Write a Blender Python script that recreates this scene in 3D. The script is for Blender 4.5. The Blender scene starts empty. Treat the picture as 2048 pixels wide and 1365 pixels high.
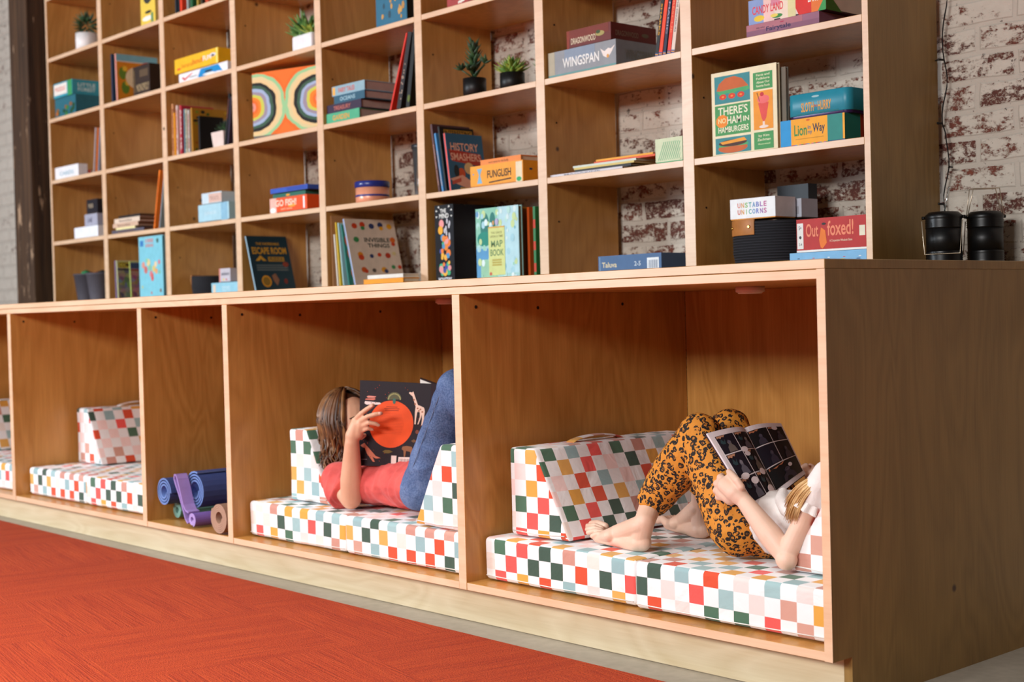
import bpy, bmesh, math, random
from mathutils import Vector, Matrix, Euler, noise
random.seed(7)
SC = bpy.context.scene
COL = SC.collection
# ---------------------------------------------------------------- camera
F, CX, CY = 2826.64, 1024.0, 682.5
CP = Vector((1.5135, -2.11538, 0.73484))
YAW, PIT, ROL = 0.8398, -0.0187, -0.02552
_fw = Vector((-math.sin(YAW)*math.cos(PIT), math.cos(YAW)*math.cos(PIT), math.sin(PIT)))
_rt = Vector((math.cos(YAW), math.sin(YAW), 0)); _up = _rt.cross(_fw)
RT = math.cos(ROL)*_rt + math.sin(ROL)*_up
UP = -math.sin(ROL)*_rt + math.cos(ROL)*_up
cd = bpy.data.cameras.new('camera'); cam = bpy.data.objects.new('camera', cd); COL.objects.link(cam)
M = Matrix((RT, UP, -_fw)).transposed().to_4x4(); M.translation = CP
cam.matrix_world = M
cd.sensor_width = 36.0; cd.lens = F/2048*36; cd.clip_start = 0.05; cd.clip_end = 60
cd.dof.use_dof = True; cd.dof.focus_distance = 3.05; cd.dof.aperture_fstop = 4.5
SC.camera = cam
# ---------------------------------------------------------------- light
w = bpy.data.worlds.new('world'); SC.world = w; w.use_nodes = True
w.node_tree.nodes['Background'].inputs[0].default_value = (0.75, 0.82, 1.0, 1)
w.node_tree.nodes['Background'].inputs[1].default_value = 0.05
def area(name, loc, target, sx, sy, power, col, spread=None):
    d = bpy.data.lights.new(name, 'AREA'); d.shape = 'RECTANGLE'; d.size = sx; d.size_y = sy; d.energy = power; d.color = col
    o = bpy.data.objects.new(name, d); COL.objects.link(o); o.location = loc
    o.rotation_euler = (Vector(target)-Vector(loc)).to_track_quat('-Z', 'Y').to_euler()
    if spread: d.spread = spread
    return o
area('window_light', (0.3, -7.0, 2.75), (-1.2, 0, 0.9), 3.2, 1.0, 400, (1.0, 0.985, 0.975))
area('window_light_left', (-5.6, -5.2, 2.0), (-3.6, 0.8, 1.2), 1.6, 1.4, 95, (0.84, 0.92, 1.0), 1.6)
area('carpet_bounce_fill', (-1.2, -2.4, 3.7), (-1.2, -2.2, 0), 4.4, 1.8, 105, (1.0, 0.95, 0.88), 1.5)  # overhead fill, added to light the carpet and raise its orange bounce
vs = SC.view_settings; vs.view_transform = 'Standard'; vs.look = 'None'; vs.gamma = 1; vs.use_curve_mapping = False
vs.exposure = -0.04
SC.cycles.max_bounces = 8; SC.cycles.diffuse_bounces = 5; SC.cycles.use_denoising = True
# ---------------------------------------------------------------- helpers
def ray(px, py): return _fw + RT*((px-CX)/F) - UP*((py-CY)/F)
def at(px, py, x=None, y=None, z=None):
    d = ray(px, py)
    t = (x-CP.x)/d.x if x is not None else (y-CP.y)/d.y if y is not None else (z-CP.z)/d.z
    return CP + d*t
def pj(p):
    d = Vector(p)-CP; k = d.dot(_fw)
    return CX+F*d.dot(RT)/k, CY-F*d.dot(UP)/k
def _solve(fn, target, a, b):
    fa = fn(a)-target
    for _ in range(50):
        m = (a+b)/2; fm = fn(m)-target
        if (fm > 0) == (fa > 0): a, fa = m, fm
        else: b = m
    return (a+b)/2
def gx(px, y, z): return _solve(lambda v: pj((v, y, z))[0], px, -9.0, 0.9)
def gy(px, x, z): return _solve(lambda v: pj((x, v, z))[0], px, -0.5, 3.0)
def gz(py, x, y): return _solve(lambda v: pj((x, y, v))[1], py, -1.0, 4.0)
def lin(h):
    h = h.lstrip('#'); c = [int(h[i:i+2], 16)/255 for i in (0, 2, 4)]
    return tuple(x/12.92 if x <= .04045 else ((x+.055)/1.055)**2.4 for x in c)+(1,)
MATS = {}
class NT:
    def __init__(s, m): s.t = m.node_tree; s.n = s.t.nodes
    def new(s, k, **kw):
        o = s.n.new(k)
        for a, b in kw.items():
            if a in o.inputs and not hasattr(o, a): o.inputs[a].default_value = b
            else: setattr(o, a, b)
        return o
    def lk(s, a, b): s.t.links.new(a, b)
    def math(s, op, a, b=None, c=None):
        o = s.n.new('ShaderNodeMath'); o.operation = op
        for i, v in enumerate((a, b, c)):
            if v is None: continue
            if hasattr(v, 'links'): s.lk(v, o.inputs[i])
            else: o.inputs[i].default_value = v
        return o.outputs[0]
    def ramp(s, fac, stops, const=False):
        o = s.n.new('ShaderNodeValToRGB'); cr = o.color_ramp
        if const: cr.interpolation = 'CONSTANT'
        while len(cr.elements) < len(stops): cr.elements.new(0.5)
        for e, (p, c) in zip(cr.elements, stops):
            e.position = p; e.color = lin(c) if isinstance(c, str) else (c[0], c[1], c[2], 1)
        s.lk(fac, o.inputs[0]); return o.outputs[0]
    def mix(s, fac, a, b, mode='MIX'):
        o = s.n.new('ShaderNodeMix'); o.data_type = 'RGBA'; o.blend_type = mode
        for i, v in ((0, fac), (6, a), (7, b)):
            if hasattr(v, 'links'): s.lk(v, o.inputs[i])
            elif isinstance(v, str): o.inputs[i].default_value = lin(v)
            else: o.inputs[i].default_value = v
        return o.outputs[2]
    def coord(s, which='Object', scale=(1, 1, 1), rot=(0, 0, 0)):
        tc = s.n.new('ShaderNodeTexCoord'); mp = s.n.new('ShaderNodeMapping'); mp.inputs['Scale'].default_value = scale
        mp.inputs['Rotation'].default_value = rot
        s.lk(tc.outputs[which], mp.inputs[0]); return mp.outputs[0]
    def noise(s, v, scale, detail=3, rough=.5, dist=0):
        o = s.n.new('ShaderNodeTexNoise'); o.inputs['Scale'].default_value = scale; o.inputs['Detail'].default_value = detail
        o.inputs['Roughness'].default_value = rough; o.inputs['Distortion'].default_value = dist
        s.lk(v, o.inputs['Vector']); return o.outputs[0]
    def bump(s, h, strength=.3, dist=.002):
        o = s.n.new('ShaderNodeBump'); o.inputs['Strength'].default_value = strength; o.inputs['Distance'].default_value = dist
        s.lk(h, o.inputs['Height']); s.lk(o.outputs[0], s.n['Principled BSDF'].inputs['Normal'])
    def base(s, c): s.lk(c, s.n['Principled BSDF'].inputs['Base Color'])
    def p(s, **kw):
        for k, v in kw.items(): s.n['Principled BSDF'].inputs[k.replace('_', ' ')].default_value = v
def newmat(name, rough=.6, metal=0.0):
    m = bpy.data.materials.new(name); m.use_nodes = True
    b = m.node_tree.nodes['Principled BSDF']; b.inputs['Roughness'].default_value = rough; b.inputs['Metallic'].default_value = metal
    return m
def C(h, rough=.5, metal=0.0, var=.06):
    """plain colour with a little procedural mottling"""
    key = (h, rough, metal)
    if key in MATS: return MATS[key]
    m = newmat('paint_'+h.strip('#'), rough, metal); t = NT(m)
    v = t.coord('Object'); n = t.noise(v, 35, 3)
    l = lin(h); a = [max(0, x*(1-var)) for x in l[:3]]; b = [min(1, x*(1+var)) for x in l[:3]]
    t.base(t.ramp(n, [(.3, a), (.7, b)]))
    t.p(Specular_IOR_Level=.35)
    MATS[key] = m; return m
def wood(name, light, dark, rough, grain_rot=(0, 0, 0), spec=.5):
    m = newmat(name, rough); t = NT(m)
    v = t.coord('Object', (1, 1, 1), grain_rot)
    mp = t.n.new('ShaderNodeMapping'); mp.inputs['Scale'].default_value = (3.2, 3.2, .8); t.lk(v, mp.inputs[0])
    big = t.noise(mp.outputs[0], 1.6, 2, .5, .8)
    rings = t.math('FRACT', t.math('MULTIPLY', big, 9.0))
    rings = t.math('PINGPONG', rings, .5)
    mp2 = t.n.new('ShaderNodeMapping'); mp2.inputs['Scale'].default_value = (60, 60, 2.5); t.lk(v, mp2.inputs[0])
    fine = t.noise(mp2.outputs[0], 3, 4, .6)
    patch = t.noise(v, 2.3, 2)
    s = t.math('ADD', t.math('MULTIPLY', rings, .34), t.math('ADD', t.math('MULTIPLY', fine, .40), t.math('MULTIPLY', patch, .50)))
    col = t.ramp(s, [(.30, dark), (.70, light)])
    vo = t.n.new('ShaderNodeTexVoronoi'); vo.inputs['Scale'].default_value = 5.0; t.lk(v, vo.inputs['Vector'])
    kn = t.ramp(vo.outputs['Distance'], [(.02, '000000'), (.05, 'ffffff')])
    col = t.mix(t.math('SUBTRACT', 1.0, kn), col, '4a2c14')
    t.base(col); t.bump(fine, .08, .001); t.p(Specular_IOR_Level=spec)
    return m
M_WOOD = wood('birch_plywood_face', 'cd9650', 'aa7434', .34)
M_WOOD_SHADE = wood('birch_plywood_shaded', 'a07c42', '80602c', .45)  # same birch, darkened: shade of the unlit sides put into the colour
M_EDGE = wood('birch_plywood_edge', 'ebc9a8', 'dcb28e', .35, (0, math.pi/2, 0))
M_TOE = wood('birch_toe_board', 'e2d2b0', 'cdb890', .42, (0, math.pi/2, 0))
class MB:
    def __init__(s): s.v = []; s.f = []; s.m = []; s.uv = []; s.sm = []
    def poly(s, pts, mi=0, uv=None, smooth=False):
        b = len(s.v); s.v += [tuple(p) for p in pts]; s.f.append(tuple(range(b, b+len(pts)))); s.m.append(mi); s.uv.append(uv); s.sm.append(smooth)
    def box(s, x0, x1, y0, y1, z0, z1, mi=0, faces=None):
        """faces: optional dict of material index by side F B L R T D"""
        fm = faces or {}
        P = [(x0,y0,z0),(x1,y0,z0),(x1,y1,z0),(x0,y1,z0),(x0,y0,z1),(x1,y0,z1),(x1,y1,z1),(x0,y1,z1)]
        b = len(s.v); s.v += P
        for k, q in (('D',(0,3,2,1)),('T',(4,5,6,7)),('F',(0,1,5,4)),('R',(1,2,6,5)),('B',(2,3,7,6)),('L',(3,0,4,7))):
            s.f.append(tuple(b+i for i in q)); s.m.append(fm.get(k, mi)); s.uv.append(None); s.sm.append(False)
    def prism(s, pts, h0, h1, axis='y', mi=0):
        """extrude a 2-D outline (a,b) along axis"""
        def P(a, b, h): return {'y': (a, h, b), 'x': (h, a, b), 'z': (a, b, h)}[axis]
        n = len(pts); b = len(s.v)
        s.v += [P(a, c, h0) for a, c in pts]+[P(a, c, h1) for a, c in pts]
        s.f.append(tuple(b+i for i in range(n))); s.f.append(tuple(b+n+i for i in reversed(range(n))))
        s.m += [mi, mi]; s.uv += [None, None]; s.sm += [False, False]
        for i in range(n):
            j = (i+1) % n; s.f.append((b+i, b+n+i, b+n+j, b+j)); s.m.append(mi); s.uv.append(None); s.sm.append(n > 12)
    def lathe(s, prof, n=32, c=(0, 0, 0), mi=0, cap=True):
        b = len(s.v); k = len(prof)
        for i in range(n):
            a = 2*math.pi*i/n
            for r, z in prof: s.v.append((c[0]+r*math.cos(a), c[1]+r*math.sin(a), c[2]+z))
        for i in range(n):
            j = (i+1) % n
            for q in range(k-1):
                s.f.append((b+i*k+q, b+j*k+q, b+j*k+q+1, b+i*k+q+1)); s.m.append(mi); s.uv.append(None); s.sm.append(True)
        if cap:
            s.f.append(tuple(b+i*k for i in reversed(range(n)))); s.f.append(tuple(b+i*k+k-1 for i in range(n)))
            s.m += [mi, mi]; s.uv += [None, None]; s.sm += [False, False]
    def tube(s, pts, r, n=8, mi=0, flat=1.0, up=(0, 0, 1)):
        pts = [Vector(p) for p in pts]; rs = r if isinstance(r, (list, tuple)) else [r]*len(pts); b = len(s.v)
        for i, p in enumerate(pts):
            t = (pts[min(i+1, len(pts)-1)]-pts[max(i-1, 0)])
            t = t.normalized() if t.length > 1e-9 else Vector((0, 0, 1))
            u = Vector(up).cross(t)
            if u.length < .05: u = Vector((1, 0.3, 0)).cross(t)
            u.normalize(); v = t.cross(u)
            for k in range(n):
                a = 2*math.pi*k/n; s.v.append(tuple(p+u*(math.cos(a)*rs[i])+v*(math.sin(a)*rs[i]*flat)))
        for i in range(len(pts)-1):
            for k in range(n):
                j = (k+1) % n
                s.f.append((b+i*n+k, b+i*n+j, b+(i+1)*n+j, b+(i+1)*n+k)); s.m.append(mi); s.uv.append(None); s.sm.append(True)
        s.f.append(tuple(b+k for k in reversed(range(n)))); s.f.append(tuple(b+(len(pts)-1)*n+k for k in range(n)))
        s.m += [mi, mi]; s.uv += [None, None]; s.sm += [False, False]
    def build(s, name, mats, parent=None, bevel=0, loc=None, rot=None, seg=2):
        me = bpy.data.meshes.new(name); me.from_pydata(s.v, [], s.f)
        for m in (mats if isinstance(mats, (list, tuple)) else [mats]): me.materials.append(m)
        me.polygons.foreach_set('material_index', s.m); me.polygons.foreach_set('use_smooth', s.sm)
        if any(u is not None for u in s.uv):
            l = me.uv_layers.new(name='UVMap')
            for p, u in zip(me.polygons, s.uv):
                if u: 
                    for li, q in zip(p.loop_indices, u): l.data[li].uv = q
        me.update()
        if bevel:
            bm = bmesh.new(); bm.from_mesh(me)
            es = [e for e in bm.edges if len(e.link_faces) == 2 and e.calc_face_angle(0) > .6]
            bmesh.ops.bevel(bm, geom=es, offset=bevel, segments=seg, profile=.5, affect='EDGES', clamp_overlap=True)
            bm.to_mesh(me); bm.free(); me.update()
        o = bpy.data.objects.new(name, me); COL.objects.link(o)
        if parent: o.parent = parent
        if loc: o.location = loc
        if rot: o.rotation_euler = rot
        return o
def tag(o, label=None, cat=None, group=None, kind=None):
    if label: o['label'] = label
    if cat: o['category'] = cat
    if group: o['group'] = group
    if kind: o['kind'] = kind
    return o
def thing(name, label, cat, loc=(0, 0, 0), rot=(0, 0, 0), group=None):
    o = bpy.data.objects.new(name, None); COL.objects.link(o); o.empty_display_size = .05
    o.location = loc; o.rotation_euler = rot if isinstance(rot, (tuple, list, Euler)) else (0, 0, rot)
    return tag(o, label, cat, group)
# ---------------------------------------------------------------- measures of the furniture
T = .018
S = [0.8400, 1.1375, 1.42933, 1.72007, 2.00731, 2.297, 2.586]       # shelf tops, S[0] is the bottom board
UX = [None, -4.41546, -3.84751, -3.28108, -2.70385, -2.12892, -1.55242, -0.98134]
XL, XR, TI = -4.97967, -0.4137, .038
YU, YD, YWALL = .772, 1.072, 1.095
WT = .82124; BX = [-4.67, -3.6418, -2.61491, -2.0908, -1.04031]; BT = .028; FL = .10887; TKY = .059; YB = .796
XBL = -5.0
SEAT = .212
# ---------------------------------------------------------------- room shell
def struct(name, mb, m): return tag(mb.build(name, m), kind='structure')
m = newmat('concrete', .35); t = NT(m); v = t.coord('Object'); n = t.noise(v, 3, 6, .6); n2 = t.noise(v, 40, 4)
t.base(t.mix(.3, t.ramp(n, [(.3, '8d867a'), (.7, 'aaa396')]), t.ramp(n2, [(.3, '7d776c'), (.7, 'b4ada0')]))); t.bump(n2, .1, .001)
mb = MB(); mb.box(-9, 5, -9, 1.25, -.1, 0); struct('floor', mb, m)
m = newmat('whitewashed_brick', .75); t = NT(m)
tc = t.n.new('ShaderNodeTexCoord'); sp = t.n.new('ShaderNodeSeparateXYZ'); t.lk(tc.outputs['Object'], sp.inputs[0])
wob = t.noise(tc.outputs['Object'], 9, 2)
cb = t.n.new('ShaderNodeCombineXYZ'); t.lk(t.math('ADD', sp.outputs[0], t.math('MULTIPLY', wob, .02)), cb.inputs[0])
wob2 = t.noise(tc.outputs['Object'], 6, 3)
t.lk(t.math('ADD', sp.outputs[2], t.math('MULTIPLY', wob2, .022)), cb.inputs[1])
br = t.n.new('ShaderNodeTexBrick'); t.lk(cb.outputs[0], br.inputs['Vector']); br.inputs['Scale'].default_value = 1.0
br.inputs['Brick Width'].default_value = .205; br.inputs['Row Height'].default_value = .068; br.inputs['Mortar Size'].default_value = .009
br.inputs['Mortar Smooth'].default_value = .5; br.offset = .5
br.inputs['Color1'].default_value = (0, 0, 0, 1); br.inputs['Color2'].default_value = (1, 1, 1, 1); br.inputs['Mortar'].default_value = (.5, .5, .5, 1)
perb = t.n.new('ShaderNodeRGBToBW'); t.lk(br.outputs['Color'], perb.inputs[0])
mo = tc.outputs['Object']
mpx = t.n.new('ShaderNodeMapping'); mpx.inputs['Scale'].default_value = (1, 1, 1.7); t.lk(mo, mpx.inputs[0])
blot = t.noise(mpx.outputs[0], 26, 6, .68)
zone = t.noise(mo, 2.2, 3)
pit = t.noise(mo, 95, 3, .6)
# paint left where value is low
val = t.math('ADD', t.math('MULTIPLY', blot, 1.9), t.math('ADD', t.math('MULTIPLY', perb.outputs[0], .16), t.math('MULTIPLY', zone, .8)))
val = t.math('ADD', val, t.math('MULTIPLY', t.math('MINIMUM', t.math('ADD', sp.outputs[0], 3.0), 0.0), .09))
val = t.math('SUBTRACT', val, t.math('MULTIPLY', br.outputs['Fac'], .36))
val = t.math('ADD', val, t.math('MULTIPLY', t.math('SUBTRACT', pit, .5), .35))
bare = t.ramp(t.math('SUBTRACT', val, .94), [(.44, '000000'), (.52, '8a8a8a'), (.62, 'ffffff')])
redc = t.mix(perb.outputs[0], '9a4a30', '6b3426'); redc = t.mix(t.math('MULTIPLY', pit, .9), redc, '3a2420'); redc = t.mix(t.ramp(t.noise(mo, 120, 4, .7), [(.52, '000000'), (.60, 'ffffff')]), redc, 'a89888')
whit = t.mix(zone, 'e6dfd2', 'cfc6b8'); whit = t.mix(t.math('MULTIPLY', blot, .6), whit, 'b0a292')
col = t.mix(bare, whit, redc)
dk = t.ramp(t.noise(mo, 55, 5, .7), [(.63, '000000'), (.68, 'ffffff')])
col = t.mix(t.math('MULTIPLY', dk, .85), col, '3a2c26')
ln = t.ramp(br.outputs['Fac'], [(.75, '000000'), (1.0, 'ffffff')]); col = t.mix(t.math('MULTIPLY', t.math('MULTIPLY', ln, zone), .45), col, 'a89c90')
t.base(col)
hgt = t.math('SUBTRACT', t.math('MULTIPLY', t.math('SUBTRACT', 1.0, br.outputs['Fac']), 1.0), t.math('MULTIPLY', bare, .35))
hgt = t.math('ADD', hgt, t.math('MULTIPLY', blot, .6)); t.bump(hgt, .6, .006)
mb = MB(); mb.box(-9, 5, YWALL, YWALL+.15, 0, 4.2); struct('wall_back', mb, m)
mb = MB(); mb.box(1.9, 2.05, -1.3, YWALL, 0, 4.2); struct('wall_right_light_block', mb, C('5a4a3e', .8))  # unseen dark wall, added to block light from the right
# carpet
m = newmat('orange_carpet', .95); t = NT(m)
tc = t.n.new('ShaderNodeTexCoord'); mp = t.n.new('ShaderNodeMapping'); mp.inputs['Rotation'].default_value = (0, 0, .18); t.lk(tc.outputs['Object'], mp.inputs[0])
sp = t.n.new('ShaderNodeSeparateXYZ'); t.lk(mp.outputs[0], sp.inputs[0])
fx = t.math('FLOOR', t.math('DIVIDE', sp.outputs[0], .5)); fy = t.math('FLOOR', t.math('DIVIDE', sp.outputs[1], .5))
par = t.math('MODULO', t.math('ABSOLUTE', t.math('ADD', fx, fy)), 2.0)
def mixv(f, a, b): return t.math('ADD', t.math('MULTIPLY', a, t.math('SUBTRACT', 1.0, f)), t.math('MULTIPLY', b, f))
lx = mixv(par, sp.outputs[0], sp.outputs[1]); ly = mixv(par, sp.outputs[1], sp.outputs[0])
cb = t.n.new('ShaderNodeCombineXYZ'); t.lk(t.math('MULTIPLY', lx, 5.0), cb.inputs[0]); t.lk(t.math('MULTIPLY', ly, 190.0), cb.inputs[1])
st = t.noise(cb.outputs[0], 1.0, 4, .6)
cb2 = t.n.new('ShaderNodeCombineXYZ'); t.lk(t.math('MULTIPLY', lx, 2.0), cb2.inputs[0]); t.lk(t.math('MULTIPLY', ly, 22.0), cb2.inputs[1])
st2 = t.noise(cb2.outputs[0], 1.0, 3, .5)
tuft = t.noise(tc.outputs['Object'], 260, 2, .7)
k = t.math('ADD', t.math('MULTIPLY', st, .5), t.math('ADD', t.math('MULTIPLY', st2, .22), t.math('MULTIPLY', tuft, .45)))
t.base(t.ramp(k, [(.38, '701a02'), (.50, 'ae3004'), (.68, 'cc4c18')])); t.bump(t.math('ADD', st, tuft), 1.0, .006)
c0, c1 = at(0, 1041, z=.007), at(1226, 1339, z=.007)
sl = (c1.y-c0.y)/(c1.x-c0.x)
mb = MB(); mb.prism([(-8, c0.y+sl*(-8-c0.x)), (-8, -6.5), (3.2, -6.5), (3.2, c0.y+sl*(3.2-c0.x))], 0.0005, .007, 'z')
tag(mb.build('carpet', m), 'orange red ribbed carpet lying on the concrete in front of the reading nooks', 'carpet')
# ---------------------------------------------------------------- old timber post
m = newmat('old_timber', .8); t = NT(m); v = t.coord('Object', (40, 40, 1.6)); n = t.noise(v, 1, 5, .6)
v2 = t.coord('Object', (22, 22, 3.5)); n2 = t.noise(v2, 1, 5, .75)
col = t.ramp(n, [(.3, '2c1c10'), (.7, '5d4128')]); col = t.mix(t.ramp(n2, [(.61, '000000'), (.65, 'ffffff')]), col, 'b99878')
t.base(col); t.bump(n, .6, .006)
mb = MB(); mb.box(-5.475, -5.263, .80, YWALL-.002, 0, 4.1)
mb.box(-5.20, -5.02, .90, YWALL-.002, 0, 4.1)
tag(mb.build('timber_post', m, bevel=.006), 'dark rough timber post with peeling paint left of the tall bookcase', 'post')
# ---------------------------------------------------------------- base cabinet with nooks
base = thing('nook_cabinet', 'low birch plywood cabinet with five open reading nooks under the bookcase', 'cabinet', (XBL, 0, 0))
def part(name, x0, x1, y0, y1, z0, z1, par, org, fm, mats, bevel=.0008):
    mb = MB(); mb.box(x0-org[0], x1-org[0], y0-org[1], y1-org[1], z0-org[2], z1-org[2], 0, fm); return mb.build(name, mats, par, bevel=bevel, seg=1)
O = (XBL, 0, 0); WM = [M_WOOD, M_EDGE]; FE = {'F': 1}
zt = WT-T                                                       # underside of the countertop
mb = MB(); pts = [(0, FL-T), (TKY, FL-T), (TKY, 0), (YWALL-.004, 0), (YWALL-.004, zt), (0, zt)]
mb.prism([(a, b) for a, b in pts], -T-O[0], -O[0], 'x', 0)
side = mb.build('side_panel', M_WOOD_SHADE, base)
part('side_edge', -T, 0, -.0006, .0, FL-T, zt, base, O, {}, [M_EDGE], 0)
mb = MB(); mb.prism([(a, b) for a, b in pts], XBL-O[0], XBL+T-O[0], 'x', 0); mb.build('side_panel', M_WOOD_SHADE, base)
for b in BX:
    part('divider', b-BT/2, b+BT/2, 0, YB, FL-T, zt-T, base, O, FE, WM)
segs = [XBL+T]+BX+[-T]
for i in range(len(segs)-1):
    a = segs[i]+(BT/2 if i else 0); c = segs[i+1]-(BT/2 if i < len(segs)-2 else 0)
    part('floor_board', a, c, .0008, YB, FL-T, FL, base, O, FE, WM)
    part('back_panel', a, c, YB, YB+T, FL, zt-T, base, O, {}, WM)
part('top_panel', XBL+T, -T, .0008, YWALL-.004, zt-T, zt-.0006, base, O, FE, WM)
part('toe_board', XBL+T, -T, TKY+.0005, TKY+T, .0005, FL-T-.0005, base, O, {}, [M_TOE])
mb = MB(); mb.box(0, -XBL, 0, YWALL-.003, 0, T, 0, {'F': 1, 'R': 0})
tag(mb.build('countertop', [M_WOOD_SHADE, M_EDGE], loc=(XBL, 0, WT-T), bevel=.001, seg=1), 'long birch plywood countertop between nook cabinet and tall bookcase', 'countertop')
# ---------------------------------------------------------------- tall bookcase
bc = thing('bookcase', 'tall open birch plywood cubby bookcase standing on the long countertop', 'bookcase', (XL, YU, WT))
O = (XL, YU, WT)
zb, ztop = WT+.0003, S[6]
part('side_panel', XL, XL+T, YU, YD, zb, ztop, bc, O, FE, WM)
part('side_panel', XR-T, XR, YU, YD, zb, ztop, bc, O, FE, [M_WOOD_SHADE, M_EDGE])
ed = [(XL+T)]
for u in UX[1:]:
    part('upright', u-TI/2, u+TI/2, YU, YD, zb, ztop, bc, O, FE, WM); ed += [u-TI/2, u+TI/2]
ed.append(XR-T)
CELL = [None]+[(ed[2*i], ed[2*i+1]) for i in range(8)]
for a, c in CELL[1:]:
    for j, s in enumerate(S):
        part('shelf', a+.0002, c-.0002, YU+.0006, YD, s-T, s, bc, O, FE, WM)
# screw and dowel holes on the uprights and dividers facing the room
M_HOLE = C('2a1a0e', .8)
mb = MB()
for u in UX[1:]:
    for j in range(5):
        for yy in (YU+.045,):
            p = (u+TI/2-O[0]+.0003, yy-O[1], (S[j]+S[j+1])/2+.02-O[2]); mb.tube([p, (p[0]+.0008, p[1], p[2])], .003, 8)
mb.build('screw_caps', M_HOLE, bc)
mb = MB()
for b in BX:
    for yy, zz in ((.05, .755), (.25, .75), (.55, .755)):
        mb.tube([(b+BT/2-XBL+.0002, yy, zz), (b+BT/2-XBL+.001, yy, zz)], .0042, 8)
mb.build('screw_caps', M_HOLE, base)
for x, y, l in ((-.52, .44, 'round pinkish puck light under the top of the rightmost nook'), (-1.56, .40, 'round puck light under the nook top above the child in coral')):
    pl = thing('puck_light', l, 'light', (x, y, zt-T-.0165))
    mb = MB(); mb.lathe([(.030, 0.003), (.033, .0045), (.033, .0163)], 40); mb.build('housing', C('d8c4bc', .4), pl)
    mb = MB(); mb.lathe([(.0265, .0), (.029, .003)], 40); mb.build('lens', C('f4ece4', .3), pl)
# ---------------------------------------------------------------- checker cushions
PAL = ['3f6b52', 'e0a33c', 'd9481f', 'f0524c', 'f5d9d6', 'cf9c8c', '9cbfc2', 'ece0d8', '2f4f41', 'c98f80', 'e0a850', '93b6bb']
def checker(name, s=.0365, seed=0.0, warm=False):
    m = newmat(name, .85); t = NT(m)
    uv = t.n.new('ShaderNodeUVMap'); sc = t.n.new('ShaderNodeVectorMath'); sc.operation = 'SCALE'; sc.inputs['Scale'].default_value = 1/s
    t.lk(uv.outputs[0], sc.inputs[0])
    wobn = t.n.new('ShaderNodeTexNoise'); wobn.inputs['Scale'].default_value = 22; t.lk(uv.outputs[0], wobn.inputs['Vector'])
    fl = t.n.new('ShaderNodeVectorMath'); fl.operation = 'FLOOR'; t.lk(sc.outputs[0], fl.inputs[0])
    sp = t.n.new('ShaderNodeSeparateXYZ'); t.lk(fl.outputs[0], sp.inputs[0])
    par = t.math('MODULO', t.math('ABSOLUTE', t.math('ADD', sp.outputs[0], sp.outputs[1])), 2.0)
    ad = t.n.new('ShaderNodeVectorMath'); ad.operation = 'ADD'; ad.inputs[1].default_value = (seed+.5, seed*1.7+.5, 0.5); t.lk(fl.outputs[0], ad.inputs[0])
    wn = t.n.new('ShaderNodeTexWhiteNoise'); wn.noise_dimensions = '2D'; t.lk(ad.outputs[0], wn.inputs['Vector'])
    stops = [(i/len(PAL), c) for i, c in enumerate(PAL)]
    colr = t.ramp(wn.outputs['Value'], stops, True)
    weave = t.n.new('ShaderNodeTexNoise'); weave.inputs['Scale'].default_value = 900; t.lk(uv.outputs[0], weave.inputs['Vector'])
    col = t.mix(t.math('GREATER_THAN', par, .5), 'f0f1f3', colr)
    col = t.mix(t.math('MULTIPLY', weave.outputs[0], .08), col, 'b0a8a0')
    t.base(col)
    wr = t.n.new('ShaderNodeTexNoise'); wr.inputs['Scale'].default_value = 14; wr.inputs['Detail'].default_value = 3; wr.inputs['Distortion'].default_value = .8; t.lk(uv.outputs[0], wr.inputs['Vector'])
    t.bump(wr.outputs[0], .35, .012); t.p(Sheen_Weight=.15)
    return m
M_CHK = [checker('checker_print_%d' % i, .038, 3.1*i+1) for i in range(4)]
def cloth_uv(o, z0, y0, off=(0, 0), slope=None):
    me = o.data; l = me.uv_layers.new(name='UVMap')
    for p in me.polygons:
        n = p.normal
        for li in p.loop_indices:
            c = me.vertices[me.loops[li].vertex_index].co
            if slope and n.x*slope > .5 and abs(n.z) > .1: uv = (c.y, c.z*1.13+.0091)
            elif abs(n.z) > .75: uv = (c.x, z0+(c.y-y0)) if n.z > 0 else (c.x, -c.y)
            elif abs(n.y) > abs(n.x): uv = (c.x, c.z)
            else: uv = (c.y+.013, c.z)
            l.data[li].uv = (uv[0]+off[0], uv[1]+off[1])
def puff(o, amt, rng):
    for v in o.data.vertices:
        v.co += Vector([noise.noise(v.co*7+Vector((k*9.1+rng, rng, k))) for k in range(3)])*amt
def soft_prism(pts, h0, h1, r, cuts=10, axis='y'):
    mb = MB(); mb.prism(pts, h0, h1, axis)
    me = bpy.data.meshes.new('tmp'); me.from_pydata(mb.v, [], mb.f); bm = bmesh.new(); bm.from_mesh(me)
    bmesh.ops.recalc_face_normals(bm, faces=bm.faces)
    bmesh.ops.bevel(bm, geom=list(bm.edges), offset=r, segments=4, profile=.5, affect='EDGES')
    for f in bm.faces: f.smooth = True
    for _ in range(3):
        es = [e for e in bm.edges if e.calc_length() > .05]
        if es: bmesh.ops.subdivide_edges(bm, edges=es, cuts=1, use_grid_fill=True)
    bm.to_mesh(me); bm.free(); return me
def soft_obj(name, me, mat, parent, z0, y0, off, rng, slope=None, amt=.0022):
    me.name = name; me.materials.append(mat)
    o = bpy.data.objects.new(name, me); COL.objects.link(o)
    if parent: o.parent = parent
    cloth_uv(o, z0, y0, off, slope); puff(o, amt, rng)
    for p in me.polygons: p.use_smooth = True
    return o
SH = SEAT-FL-.0035
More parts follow.
